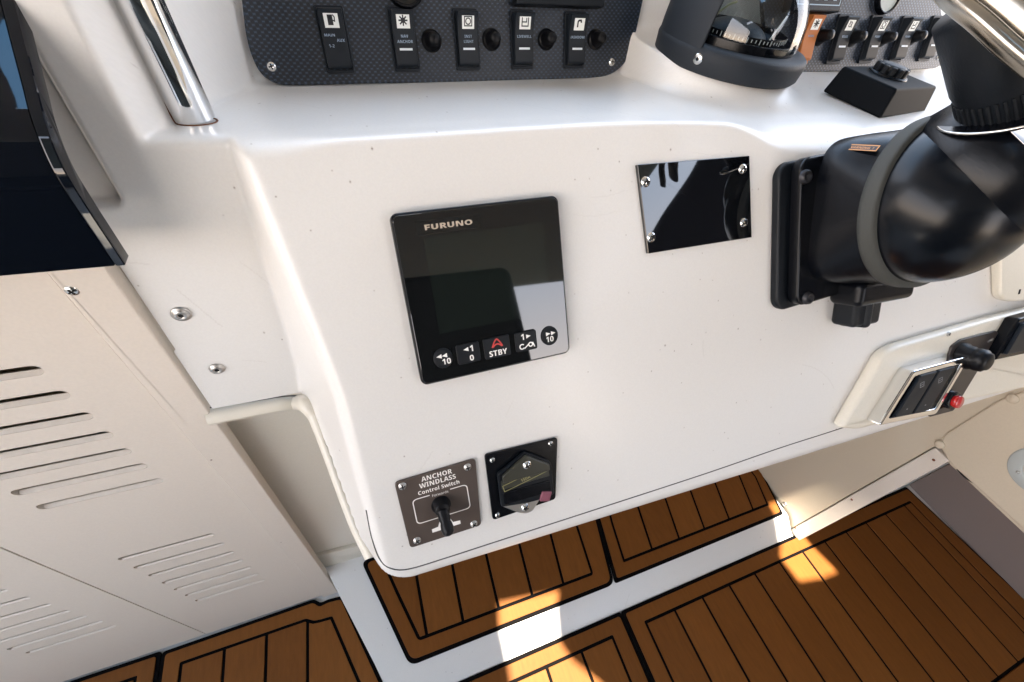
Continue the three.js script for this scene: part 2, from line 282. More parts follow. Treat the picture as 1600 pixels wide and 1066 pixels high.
// ------------------------------------------------------------------ companionway doors, trim and hatch
const ZD = -0.264;                                               // face of the doors
{
  const slotRows = [0.6445, 0.6165, 0.5885, 0.5605, 0.5325, 0.5045, 0.4735], low = [0.3245, 0.2900, 0.2545, 0.2185, 0.1830, 0.1475, 0.1130];
  function door(label, x0, x1, sx0, sx1, lx0, lx1) {
    const t = thing('louvred_door', label, 'cabin door', V((x0 + x1) / 2, FL, ZD), null, 'louvred doors of the companionway');
    const s = roundPoly([[x0, FL + 0.004], [x1, FL + 0.004], [x1, 0.74], [x0, 0.74]], 0.001);
    const slot = (a, b, y, h) => { const p = rrect(b - a, h, h / 2 * 0.98, THREE.Path); const q = p.getPoints(6).map((v) => new THREE.Vector2(v.x + (a + b) / 2, v.y + y - h / 2)).filter((v, i, l) => !i || v.distanceTo(l[i - 1]) > 1e-6); if (q[0].distanceTo(q[q.length - 1]) < 1e-6) q.pop(); s.holes.push(new THREE.Path(q)); };
    const lips = [];
    for (const y of slotRows) { slot(sx0, sx1, y, 0.0100); lips.push([sx0, sx1, y]); }
    for (const y of low) { slot(lx0, lx1, y, 0.0088); lips.push([lx0, lx1, y, 1]); }
    worldPart(t, 'panel', ext(s, 0.0060, 0, 6).translate(0, 0, ZD - 0.0060), M.door);
    for (const [a, b, y, lw] of lips) {                                  // routed lower lip of each slot
      const q = new THREE.Shape(); const yb = y - (lw ? 0.0089 : 0.0101), up = lw ? 0.0018 : 0.0021, dp = lw ? 0.0022 : 0.0044; q.moveTo(0.0003, yb); q.lineTo(dp, yb); q.lineTo(dp, yb + up); q.lineTo(dp - 0.0006, yb + up); q.closePath();
      const g = ext(q, b - a - 0.004, 0); g.applyMatrix4(new THREE.Matrix4().makeBasis(V(0, 0, -1), V(0, 1, 0), V(1, 0, 0)));
      worldPart(t, 'slot_lip', g.translate(a + 0.002, 0, ZD), M.door);
    }
    return t;
  }
  door('right louvred cabin door beside the console, slots in two groups', -0.3561, -0.1648, -0.3010, -0.2068, -0.3085, -0.2140);
  door('left louvred cabin door, cut off at the left edge of the picture', -0.6600, -0.3580, -0.5050, -0.4080, -0.5050, -0.4050);
  const st = thing('door_trim', 'beige vertical trim strip with screws between louvred door and console', 'trim strip', V(-0.149, FL, ZD));
  worldPart(st, 'strip', ext(roundPoly([[-0.1626, FL + 0.003], [-0.1357, FL + 0.003], [-0.1357, 0.76], [-0.1626, 0.76]], 0.001), 0.014, 0.0012).translate(0, 0, ZD - 0.010), M.door);
  const screw = (px, py, r, name, lab) => {
    const P = onZ(px, py, ZD + 0.004);
    worldPart(st, name, join([latheZ([[0, r * 0.35], [r * 0.5, r * 0.32], [r * 0.85, r * 0.16], [r, 0]], 20)]).translate(P.x, P.y, P.z - 0.0002), name === 'screw' ? M.steel : M.rust, lab);
    if (name === 'screw') worldPart(st, 'screw_recess', join([new THREE.BoxGeometry(r * 1.1, r * 0.2, 0.0006), new THREE.BoxGeometry(r * 0.2, r * 1.1, 0.0006)]).rotateZ(0.5).translate(P.x, P.y, P.z + r * 0.33), M.dark);
  };
  screw(112, 455, 0.0036, 'screw'); screw(330, 719, 0.0011, 'nail_hole'); screw(439, 848, 0.0009, 'nail_hole'); screw(505, 930, 0.0009, 'nail_hole');
  // curved black hatch: section in (z, y), swept to port
  const prof = [[-0.2400, 0.7385], [-0.2402, 0.755], [-0.2404, 0.770], [-0.2420, 0.788], [-0.2490, 0.8020], [-0.2574, 0.8112], [-0.2732, 0.8284], [-0.2843, 0.8395], [-0.312, 0.858], [-0.36, 0.876], [-0.44, 0.893]];
  const h = thing('sliding_hatch', 'curved glossy black companionway hatch above the louvred doors', 'hatch', V(-0.3, 0.737, -0.25));
  const curve = new THREE.CatmullRomCurve3(prof.map(([z, y]) => V(0, y, z))).getPoints(60), th = 0.0055, sh = new THREE.Shape();
  const nm = curve.map((p, i) => { const a = curve[Math.max(0, i - 1)], b = curve[Math.min(60, i + 1)], d = b.clone().sub(a).normalize(); return [d.z, -d.y]; });   // (y, z) normal pointing forward/down
  const HT = 0.0080, outer = curve.map((p, i) => [-(p.z - nm[i][1] * HT), p.y - nm[i][0] * HT]), inner = curve.map((p, i) => [-(p.z - nm[i][1] * (HT - th)), p.y - nm[i][0] * (HT - th)]);
  [...outer, ...inner.reverse()].forEach((q, i) => i ? sh.lineTo(...q) : sh.moveTo(...q)); sh.closePath();
  const g = ext(sh, 0.62, 0.0007, 4, 2);                          // drawn in (-z, y), depth along x
  g.applyMatrix4(new THREE.Matrix4().makeBasis(V(0, 0, -1), V(0, 1, 0), V(1, 0, 0)));
  worldPart(h, 'panel', toCreasedNormals(ni(g).translate(-0.7366, 0, 0), 0.5), M.acrylic);
  // thick edge moulding down the right side and along the bottom
  worldPart(h, 'side_flange', (() => { const s2 = new THREE.Shape(), w = 0.0083; const o2 = curve.map((p, i) => [-(p.z - nm[i][1] * w), p.y - nm[i][0] * w]), i2 = curve.map((p) => [-p.z, p.y]).reverse(); [...o2, ...i2].forEach((q, i) => i ? s2.lineTo(...q) : s2.moveTo(...q)); s2.closePath(); const g2 = ext(s2, 0.0045, 0.0008, 4, 2); g2.applyMatrix4(new THREE.Matrix4().makeBasis(V(0, 0, -1), V(0, 1, 0), V(1, 0, 0))); return toCreasedNormals(ni(g2).translate(-0.1165, 0, 0), 0.5); })(), M.acrylic);
}

// ------------------------------------------------------------------ the helm console moulding
const PAN = new Frame(V(0.0800, 0.7146, -0.2036), V(-0.035, 0.5449, 0.8378));
const smin = (a, b, k) => { const h = Math.max(0, k - Math.abs(a - b)) / k; return Math.min(a, b) - h * h * k * 0.25; };
const smax = (a, b, k) => -smin(-a, -b, k);
const sstep = THREE.MathUtils.smoothstep;
const T20 = 20 * R;
const DASH_L = new Frame(V(0.1063, 0.7692, -0.43), V(0, Math.sin(T20), Math.cos(T20)), 2.6 * R);
const DASH_R = (() => { const P = onZ(1370, 110, -0.40); return new Frame(P, V(0, Math.sin(T20), Math.cos(T20)), 2.8 * R); })();
const CP = at(1141, 73, 0.405);                                  // compass, centre of its base ring
const pn_ = PAN.n, PU = PAN.u, PV = PAN.v, PO = PAN.O;
const plane = (N, K) => { const a = K - N.dot(PO), b = N.dot(PU), c = N.dot(PV), d = N.dot(pn_); return (u, v) => (a - u * b - v * c) / d; };
const planeP = (N, P) => plane(N, N.dot(P));
const fFlank = plane(V(0, 0.05, 1).normalize(), V(0, 0.05, 1).normalize().dot(V(0, 0.68, -0.2665)));
const fJambTop = fFlank;
const fJambSide = planeP(V(0.975, 0.04, 0.22).normalize(), V(-0.0925, 0.80, -0.268));
const fDashL = planeP(DASH_L.n, DASH_L.P(0, 0, -0.003)), fDashR = planeP(DASH_R.n, DASH_R.P(0, 0, -0.003));
const fBackL = planeP(V(0.25, 0.3, 0.92).normalize(), V(-0.075, 0.80, -0.405));
const shelfN = (s) => V(0, 1, -s).normalize();
const binn = []; for (let i = 0; i <= 14; i++) { const a = (-90 + i * 180 / 14) * R, ny = 0.15 + 0.47 * Math.max(0, Math.cos(a)) ** 2, nh = Math.sqrt(1 - ny * ny), N = V(Math.sin(a) * nh, ny, Math.cos(a) * nh); binn.push(planeP(N, V(CP.x + Math.sin(a) * 0.071, CP.y - 0.012, CP.z - 0.01 + Math.cos(a) * 0.074))); }
const fBinTop = planeP(V(0, 0.999, 0.02), V(CP.x, CP.y - 0.011, CP.z));
const U_ = (px, py) => PAN.uv(px, py);
function podOnly(u, v) {
  const dl = (v > -0.06 ? -0.1150 - v * 0.15 : -0.1060 - (v + 0.06) * 0.045) - u;                   // left edge, distance outside
  const db = (-0.2165 + (u - 0.1) * -0.004) - v;                 // bottom edge
  const Rr = 0.024; let d, w;
  const a = dl + Rr, b = db + Rr;
  if (a > 0 && b > 0) { const l = Math.hypot(a, b); d = l - Rr; w = (b / l) ** 2; } else { d = Math.max(dl, db); w = db > dl ? 1 : 0; }
  const r = 0.011 + 0.004 * w, x = d + r * 0.75;                 // rounded shoulder then a steep wall
  const inv = 0.36 * (1 - w) + 0.10 * w;
  let h;
  if (x <= 0) h = 0; else { const lim = r * (0.80 - 0.0 * w); h = x < lim ? -(r - Math.sqrt(Math.max(0, r * r - x * x))) : -(r - Math.sqrt(r * r - lim * lim)) - (x - lim) * Math.max(1 / inv, 1.33); }
  return h;
}
function height(u, v) {
  const s = 0.17 * (1 - sstep(u, 0.14, 0.34)) - 0.02 * sstep(u, 0.14, 0.34);
  const top = V(0, 0.7895 + 0.0120 * sstep(u, -0.16, 0.16) - 0.006 * sstep(u, 0.19, 0.25), -0.256);
  const sh = planeP(shelfN(s), top)(u, v);
  const kTop = 0.006 + 0.020 * sstep(u, 0.2, 0.26) + 0.015 * sstep(-u, 0.07, 0.115);
  let pod = smin(podOnly(u, v), sh, kTop);
  let fk = fFlank(u, v); { const yy = PO.y + PV.y * v + pn_.y * fk, m = sstep(-(PO.x + u), 0.1150, 0.1180) * sstep(yy, 0.7545, 0.762); fk -= 0.014 * m; }
  let fl = smin(fk, smax(sh, fJambSide(u, v), 0.014), 0.016);
  let f = smax(pod, fl, 0.0035);
  const t = sstep(u, 0.285, 0.385);
  const dash = smax(fDashL(u, v), -9, 0.01) * (1 - t) + fDashR(u, v) * t;
  f = smax(f, u < -0.06 ? Math.min(dash, dash) : dash, 0.018 + 0.085 * sstep(-u, 0.132, 0.16));
  let b = fBinTop(u, v); for (const q of binn) b = smin(b, q(u, v), 0.014);
  if (b > -0.35) f = smax(f, b, 0.024);
  return f + 0.00035 * PN.noise(u * 14, v * 14, 3.3) + 0.0001 * PN.noise(u * 45, v * 45, 8.1);
}
const YLIP = 0.5665;
{
  const cons = thing('helm_console', 'white moulded fibreglass helm console with sloped instrument face', 'helm console', PAN.P(0.3, -0.2, -0.05));
  const u0 = -0.228, u1 = 0.90, v0 = -0.246, v1 = 0.36, st = 0.0019, NU = Math.round((u1 - u0) / st), NVv = Math.round((v1 - v0) / st);
  const pos = [], uvs = [], idx = [], Hf = new Float32Array((NU + 1) * (NVv + 1)), Hp = new Float32Array((NU + 1) * (NVv + 1)), use = new Uint8Array((NU + 1) * (NVv + 1));
  const yOf = (u, v, h) => PO.y + PU.y * u + PV.y * v + pn_.y * h;
  for (let j = 0; j <= NVv; j++) for (let i = 0; i <= NU; i++) {
    const u = u0 + i * st, v = v0 + j * st, k = j * (NU + 1) + i;
    Hp[k] = podOnly(u, v); Hf[k] = height(u, v);
    const low = yOf(u, v, Hf[k]) < YLIP && v < 0.05; use[k] = low ? 1 : 0;
    const h = low ? Math.min(Hp[k], Hf[k] + 1) : Hf[k];
    const P = PAN.P(u, v, h); pos.push(P.x, P.y, P.z); uvs.push(P.x, P.y * 0.85 - P.z * 0.7);
  }
  const ok = (k) => { const i = k % (NU + 1), u = u0 + i * st; if (use[k]) return Hp[k] > (u > -0.07 ? -0.13 : -0.010 + Math.min(-0.035, -0.098 + 0.063 * (-0.045 - v0 - Math.floor(k / (NU + 1)) * st) / 0.15)); const x = pos[3 * k], y = pos[3 * k + 1]; return x > -0.1335; };
  for (let j = 0; j < NVv; j++) for (let i = 0; i < NU; i++) {
    const a = j * (NU + 1) + i, b = a + 1, c = a + NU + 1, d = c + 1;
    for (const tri of [[a, b, d], [a, d, c]]) { const s = tri.reduce((q, k) => q + use[k], 0); if (s && s < 3 && tri.some((k) => use[k] && Hp[k] < Hf[k] - 0.004)) continue; if (tri.every(ok)) idx.push(...tri); }
  }
  const g = new THREE.BufferGeometry(); g.setAttribute('position', new THREE.Float32BufferAttribute(pos, 3)); g.setAttribute('uv', new THREE.Float32BufferAttribute(uvs, 2)); g.setIndex(idx); g.computeVertexNormals();
  worldPart(cons, 'moulding', g, M.gel);
  // joint line along the lower edge of the face
  const H = (u, v, e = 0) => PAN.P(u, v, podOnly(u, v) + e);
  const sl = [[572, 800], [581, 846], [594, 878], [612, 889], [640, 889], [700, 871], [780, 845], [919, 800], [1100, 741], [1219, 700], [1300, 674], [1420, 634], [1600, 574], [1700, 545]].map((p) => H(...PAN.uv(...p), 0.0001));
  worldPart(cons, 'joint_line', tube(sl, 0.0005, 300, 6), M.seal);
  // rolled lip under the flank
  const lip = [[326, 652], [360, 645], [400, 638], [440, 631], [464, 629]].map(([a, b]) => onZ(a, b, -0.262));
  [[481, 635, 0.094], [492, 648, 0.091], [500, 668, 0.086], [514, 705, 0.079], [536, 765, 0.066], [558, 822, 0.053], [580, 868, 0.042]].forEach(([a, b, d]) => lip.push(hit(a, b, pn_, pn_.dot(PO) - d)));
  { const c = new THREE.CatmullRomCurve3(lip, false, 'centripetal'), g0 = new THREE.TubeGeometry(c, 140, 0.0076, 14), p = g0.attributes.position;
    for (let i = 0; i <= 140; i++) { const f = i / 140, k = 1 - 0.22 * sstep(f, 0.32, 0.6), C = c.getPointAt(f); for (let q = 0; q <= 14; q++) { const o = i * 15 + q; p.setXYZ(o, C.x + (p.getX(o) - C.x) * k, C.y + (p.getY(o) - C.y) * k, C.z + (p.getZ(o) - C.z) * k); } }
    g0.computeVertexNormals(); worldPart(cons, 'rolled_lip', g0, M.cream); }
  worldPart(cons, 'lip_joint', tube([[328, 637], [360, 632], [400, 626], [440, 620], [468, 619], [484, 626]].map(([a, b], i) => onZ(a, b, -0.2625)), 0.0007, 120, 6), M.seal);
  // underside and hidden back so that no sky shows through the shell
  worldPart(cons, 'under_panel', flatSlab(roundPoly([[-0.13, 0.52], [0.85, 0.52], [0.85, 0.18], [-0.03, 0.18]], 0.002), 0.44, 0.452), M.cream);
  // bolts in the flank
  for (const [px, py, r] of [[283, 491, 0.0062], [339, 576, 0.0056]]) {
    const fN = V(0, 0.05, 1).normalize(), P = hit(px, py, fN, fN.dot(V(0, 0.68, -0.2665)) + 0.0002);
    const b = worldPart(cons, 'bolt', join([latheZ([[0, 0.0012], [0.0014, 0.0012], [0.0018, 0.0022], [0.0036, 0.0026], [0.0044, 0.0012], [0.005, 0.0010], [r * 0.93, 0.0009], [r, 0]], 28)]).translate(P.x, P.y, P.z), M.steelDull);
    worldPart(cons, 'bolt_recess', latheZ([[0, 0.0005], [0.0016, 0.0004], [0.0017, 0]], 6).translate(P.x, P.y, P.z + 0.0017), M.dark);
  }
}

// ------------------------------------------------------------------ recess under the flank
{
  const t = thing('recess_cover', 'plain beige panel set back below the two bolts, between trim strip and console', 'cover panel', V(-0.1, 0.1, -0.287));
  worldPart(t, 'panel', ext(roundPoly([[-0.17, 0.098], [-0.02, 0.078], [-0.02, 0.56], [-0.17, 0.56]], 0.001), 0.006, 0.0008).translate(0, 0, -0.292), M.cream);
  worldPart(t, 'sill', ext(roundPoly([[-0.17, -0.012], [-0.02, -0.002], [-0.02, 0.077], [-0.17, 0.096]], 0.001), 0.012, 0.002).translate(0, 0, -0.292), M.cream);
  worldPart(t, 'kick_board', ext(roundPoly([[-0.17, FL - 0.02], [-0.09, FL - 0.02], [-0.09, -0.014], [-0.17, -0.014]], 0.001), 0.008, 0.0005).translate(0, 0, -0.296), M.cream);
}

// ------------------------------------------------------------------ chrome grab rail
{
  const A = V(-0.0735, 0.783, -0.309), B = V(-0.0775, 0.840, -0.309), r = 0.0108;
  const t = thing('grab_rail', 'polished stainless grab rail rising from the console beside the black hatch', 'grab rail', A.clone());
  worldPart(t, 'rail', tube([A, A.clone().lerp(B, 0.5), B, V(-0.081, 0.90, -0.311), V(-0.083, 0.96, -0.32), V(-0.07, 1.0, -0.36)], r, 80, 36), M.chrome);
  const foot = []; for (let k = 0; k < 40; k++) { const a = k / 40 * Math.PI * 2, rr = r + 0.0001; let lo = 0.74, hi = 0.84; for (let q = 0; q < 30; q++) { const y = (lo + hi) / 2, f2 = (y - A.y) / (B.y - A.y), [u, v, h] = PAN.loc(V(A.x + (B.x - A.x) * f2 + Math.cos(a) * rr, y, A.z + Math.sin(a) * rr)); if (h < height(u, v)) lo = y; else hi = y; } const f2 = (lo - A.y) / (B.y - A.y); foot.push(V(A.x + (B.x - A.x) * f2 + Math.cos(a) * rr, lo, A.z + Math.sin(a) * rr)); }
  worldPart(t, 'sealant', new THREE.TubeGeometry(new THREE.CatmullRomCurve3(foot, true), 80, 0.0006, 8, true), M.rust, 'rust stained sealant at the foot of the rail');
}

// ------------------------------------------------------------------ small fittings
const cross = (r) => join([new THREE.BoxGeometry(r * 1.15, r * 0.26, 0.0005), new THREE.BoxGeometry(r * 0.26, r * 1.15, 0.0005)]);
function panScrew(parent, x, y, z, r, m = M.steel) {              // in the parent's own frame, facing +z
  const s = part(parent, 'screw', latheZ([[0, r * 0.55], [r * 0.4, r * 0.52], [r * 0.8, r * 0.3], [r, 0]], 20).translate(x, y, z), m);
  part(s, 'screw_recess', cross(r).rotateZ(rnd() * 3).translate(x, y, z + r * 0.53), M.dark);
  return s;
}
function print(parent, name, w, h, x, y, z, draw, res = 6000, o = {}, rot = 0) {   // flat print: transparent ground, ink only
  const t = canvasTex(Math.max(8, Math.round(w * res)), Math.max(8, Math.round(h * res)), (c, W, H) => { c.clearRect(0, 0, W, H); draw(c, W, H); });
  const m = new THREE.MeshStandardMaterial({ map: t, roughness: 0.5, transparent: true, ...o });
  return part(parent, name, new THREE.PlaneGeometry(w, h).rotateZ(rot).translate(x, y, z), m);
}
const onFace = (F, name, label, cat, u, v, rot = 0, n = 0, group) => thing(name, label, cat, F.P(u, v, n), F.q.clone().multiply(new THREE.Quaternion().setFromAxisAngle(V(0, 0, 1), rot)), group);

// ------------------------------------------------------------------ autopilot control unit
{
  const t = onFace(PAN, 'autopilot_display', 'square black glossy control unit with a screen and five keys', 'display', 0.0006, -0.0009, 2.4 * R, 0);
  const W = 0.1085, H = 0.1095;
  part(t, 'housing', rplate(W, H, 0.0075, 0.0045, 0.0012), M.plastic);
  part(t, 'face_glass', ext(rrect(W - 0.0025, H - 0.0025, 0.0038), 0.0012, 0.0005).translate(0, 0, 0.0075), M.gloss);
  part(t, 'screen', ext(rrect(0.078, 0.0605, 0.0006), 0.0003).translate(0.002, 0.0085, 0.00872), phy([0.0055, 0.0085, 0.0075], 0.04, { ior: 1.5, clearcoat: 0.8, clearcoatRoughness: 0.02 }));
  print(t, 'logo', 0.040, 0.0085, -0.0205, 0.0447, 0.00885, (c, w, h) => { c.fillStyle = '#b5a795'; c.font = `900 ${h * 0.80}px sans-serif`; c.textAlign = 'center'; c.textBaseline = 'middle'; c.save(); c.translate(w / 2, h / 2); c.scale(1.08, 0.62); c.fillText('FURUNO', 0, 0); c.restore(); });
  const ink = '#f4f2ee';
  const tri = (c, x, y, s, d) => { c.beginPath(); c.moveTo(x + s * d, y); c.lineTo(x - s * d, y - s * 0.85); c.lineTo(x - s * d, y + s * 0.85); c.fill(); };
  const key = (x, w, h, r, draw, round) => {
    const k = part(t, 'key', (round ? latheZ([[0, 0.0018], [h * 0.42, 0.0017], [h * 0.5, 0.0009], [h * 0.5, 0]], 32).scale(0.92, 1, 1) : rplate(w, h, 0.0017, r, 0.0006)).translate(x, -0.0382, 0.0086), M.plasticSoft);
    print(k, 'key_print', w, h, x, -0.0382, 0.0086 + 0.00192, (c, W2, H2) => { c.fillStyle = ink; c.strokeStyle = ink; c.textAlign = 'center'; c.textBaseline = 'middle'; draw(c, W2, H2); });
  };
  const num = (c, s, x, y, f) => { c.font = `bold ${f}px sans-serif`; c.fillText(s, x, y); };
  key(-0.0375, 0.0138, 0.0138, 0, (c, w, h) => { tri(c, w * 0.30, h * 0.36, w * 0.13, -1); tri(c, w * 0.56, h * 0.36, w * 0.13, -1); num(c, '10', w * 0.62, h * 0.66, h * 0.40); }, true);
  key(-0.0205, 0.0158, 0.0140, 0.0016, (c, w, h) => { tri(c, w * 0.40, h * 0.28, w * 0.11, -1); num(c, '1', w * 0.66, h * 0.28, h * 0.42); num(c, '0', w * 0.60, h * 0.74, h * 0.40); });
  key(-0.0005, 0.0185, 0.0148, 0.0014, (c, w, h) => { c.strokeStyle = '#c2403c'; c.lineWidth = h * 0.07; c.beginPath(); c.moveTo(w * 0.30, h * 0.48); c.quadraticCurveTo(w * 0.42, h * 0.14, w * 0.5, h * 0.10); c.quadraticCurveTo(w * 0.58, h * 0.14, w * 0.70, h * 0.48); c.stroke(); c.beginPath(); c.moveTo(w * 0.33, h * 0.47); c.quadraticCurveTo(w * 0.5, h * 0.2, w * 0.67, h * 0.47); c.stroke(); num(c, 'STBY', w * 0.5, h * 0.76, h * 0.38); });
  key(0.0205, 0.0158, 0.0140, 0.0016, (c, w, h) => { num(c, '1', w * 0.36, h * 0.26, h * 0.42); tri(c, w * 0.62, h * 0.26, w * 0.11, 1); c.lineWidth = h * 0.06; c.beginPath(); c.arc(w * 0.28, h * 0.74, h * 0.12, 0.5, 5.6); c.stroke(); c.beginPath(); c.moveTo(w * 0.38, h * 0.86); c.lineTo(w * 0.60, h * 0.66); c.stroke(); c.beginPath(); c.arc(w * 0.68, h * 0.70, h * 0.10, 0, 6.3); c.stroke(); c.beginPath(); c.moveTo(w * 0.78, h * 0.6); c.lineTo(w * 0.86, h * 0.86); c.stroke(); });
  key(0.0385, 0.0138, 0.0138, 0, (c, w, h) => { tri(c, w * 0.40, h * 0.36, w * 0.13, 1); tri(c, w * 0.68, h * 0.36, w * 0.13, 1); num(c, '10', w * 0.46, h * 0.66, h * 0.40); }, true);
}

// ------------------------------------------------------------------ blank plate
{
  const cs = [[996, 257.5], [1013, 396.5], [1174.5, 371], [1171, 243.5]].map((p) => PAN.uv(...p, 0.003));
  const c = cs.reduce((s, p) => [s[0] + p[0] / 4, s[1] + p[1] / 4], [0, 0]);
  const t = onFace(PAN, 'blank_plate', 'glossy black rectangular blank plate held by four screws', 'blank plate', c[0], c[1]);
  part(t, 'plate', ext(roundPoly(cs.map((p) => [p[0] - c[0], p[1] - c[1]]), 0.0004), 0.0032, 0.0004), M.gloss);
  for (const p of [[1010, 284], [1019, 371], [1162, 264], [1164, 348]]) { const q = PAN.uv(...p, 0.004); panScrew(t, q[0] - c[0], q[1] - c[1], 0.0031, 0.0038, M.steel); }
}

// ------------------------------------------------------------------ windlass switch plate and breaker plate
function quadPlate(px, off) { const cs = px.map((p) => PAN.uv(...p, off)); const c = cs.reduce((s, p) => [s[0] + p[0] / 4, s[1] + p[1] / 4], [0, 0]); return { c, s: cs.map((p) => [p[0] - c[0], p[1] - c[1]]) }; }
{
  const { c, s } = quadPlate([[616, 755], [641, 857], [752, 821], [743, 717]], 0.002);
  const t = onFace(PAN, 'windlass_switch_plate', 'brown plate with white lettering and a black rubber toggle at lower left', 'switch plate', c[0], c[1]);
  part(t, 'plate', ext(roundPoly(s, 0.0032), 0.0022, 0.0005), M.taupe);
  const W = 0.054, H = 0.056, rot = 2.2 * R;
  print(t, 'lettering', W, H, 0.0004, 0.0042, 0.00235, (x, w, h) => {
    x.fillStyle = '#efeae4'; x.strokeStyle = '#efeae4'; x.textAlign = 'center'; x.textBaseline = 'middle';
    x.font = `bold ${h * 0.095}px sans-serif`; x.fillText('ANCHOR', w * 0.5, h * 0.125); x.fillText('WINDLASS', w * 0.5, h * 0.215);
    x.font = `bold ${h * 0.078}px sans-serif`; x.fillText('Control Switch', w * 0.5, h * 0.315);
    x.font = `${h * 0.052}px sans-serif`; x.fillText('Forwards', w * 0.5, h * 0.405);
    x.lineWidth = h * 0.014; x.beginPath(); x.moveTo(w * 0.36, h * 0.385); x.lineTo(w * 0.20, h * 0.385); x.quadraticCurveTo(w * 0.13, h * 0.385, w * 0.13, h * 0.44); x.lineTo(w * 0.13, h * 0.70); x.quadraticCurveTo(w * 0.13, h * 0.755, w * 0.20, h * 0.755); x.lineTo(w * 0.80, h * 0.755); x.quadraticCurveTo(w * 0.87, h * 0.755, w * 0.87, h * 0.70); x.lineTo(w * 0.87, h * 0.44); x.quadraticCurveTo(w * 0.87, h * 0.385, w * 0.80, h * 0.385); x.lineTo(w * 0.64, h * 0.385); x.stroke();
    x.beginPath(); x.moveTo(w * 0.30, h * 0.955); x.lineTo(w * 0.70, h * 0.955); x.lineTo(w * 0.70, h * 0.90); x.lineTo(w * 0.60, h * 0.89); x.lineTo(w * 0.57, h * 0.82); x.lineTo(w * 0.42, h * 0.82); x.lineTo(w * 0.39, h * 0.89); x.lineTo(w * 0.30, h * 0.90); x.closePath(); x.fill();
  }, 7000, {}, rot);
  for (const p of [[629, 761], [731, 731], [741, 820], [652, 846]]) { const q = PAN.uv(...p, 0.003); panScrew(t, q[0] - c[0], q[1] - c[1], 0.0021, 0.0030, M.steelDull); }
  const q = PAN.uv(691, 796, 0.008);
  const bx = q[0] - c[0], by = q[1] - c[1];
  part(t, 'toggle_boot', join([latheZ([[0.0072, 0], [0.0072, 0.0015], [0.0060, 0.003], [0.0062, 0.0042], [0.0053, 0.0055], [0.0055, 0.0068], [0.0046, 0.0080], [0, 0.0083]], 28)]).translate(bx, by, 0.0022), M.rubber);
  const lev = latheZ([[0.0046, 0], [0.0042, 0.004], [0.0044, 0.005], [0.0037, 0.008], [0.0042, 0.0095], [0.0046, 0.0125], [0.0042, 0.0155], [0.0026, 0.0175], [0, 0.018]], 24).rotateX(50 * R).rotateZ(6 * R);
  part(t, 'toggle_lever', lev.translate(bx, by - 0.001, 0.008), M.rubber);
}
{
  const { c, s } = quadPlate([[757, 711], [770, 813], [868, 780], [871, 684]], 0.002);
  const t = onFace(PAN, 'breaker_plate', 'weathered black plate with a peaked olive cover and a pink tab', 'breaker plate', c[0], c[1]);
  part(t, 'plate', ext(roundPoly(s, 0.0028), 0.0024, 0.0006), M.plastic);
  for (const p of [[770, 720], [861, 694], [778, 806]]) { const q = PAN.uv(...p, 0.003); panScrew(t, q[0] - c[0], q[1] - c[1], 0.0022, 0.0022, M.steel); }
  const L = (px, off = 0.005) => px.map((p) => { const q = PAN.uv(...p, off); return [q[0] - c[0], q[1] - c[1]]; });
  part(t, 'cover_frame', (() => { const sh = roundPoly(L([[777, 741], [821, 706], [858, 720], [862, 727], [866, 772], [842, 781], [823, 786], [783, 792]]), 0.002); return ext(sh, 0.0035, 0.001); })().translate(0, 0, 0.0024), M.plasticSoft);
  part(t, 'peaked_cover', ext(roundPoly(L([[783, 741], [820, 708], [856, 722], [857, 732], [784, 752]]), 0.002), 0.0032, 0.0012).translate(0, 0, 0.0058), M.olive);
  part(t, 'name_strip', ext(roundPoly(L([[783, 753], [857, 733], [859, 744], [785, 766]], 0.007), 0.001), 0.0010, 0.0003).translate(0, 0, 0.0058), M.olive);
  const q1 = L([[821, 748]], 0.007)[0];
  print(t, 'strip_print', 0.038, 0.007, q1[0], q1[1], 0.00695, (x, w, h) => { x.strokeStyle = '#8f8a5c'; x.fillStyle = '#8f8a5c'; x.lineWidth = h * 0.09; x.strokeRect(h * 0.1, h * 0.12, w - h * 0.2, h * 0.76); x.font = `bold ${h * 0.5}px sans-serif`; x.textAlign = 'center'; x.textBaseline = 'middle'; x.fillText('150A', w * 0.5, h * 0.53); }, 8000, {}, 13 * R);
  part(t, 'reset_lever', ext(roundPoly(L([[786, 770], [859, 750], [861, 768], [788, 789]], 0.006), 0.0015), 0.0016, 0.0006).translate(0, 0, 0.0050), M.plastic);
  part(t, 'mount_ear', ext(roundPoly(L([[785, 791], [845, 776], [832, 798], [822, 802], [808, 800]], 0.004), 0.0015), 0.0022, 0.0005).translate(0, 0, 0.0026), M.steelDull);
  part(t, 'trip_tab', rbox(0.0088, 0.0088, 0.004, 0.001, 0, 0, 0).rotateZ(-0.3).translate(...L([[853, 776]], 0.007)[0], 0.0055), M.pink);
  for (const p of [[823, 726], [823, 797]]) { const q = L([p], 0.008)[0]; panScrew(t, q[0], q[1], p[1] < 760 ? 0.0088 : 0.0047, 0.0036, M.steel); }
}

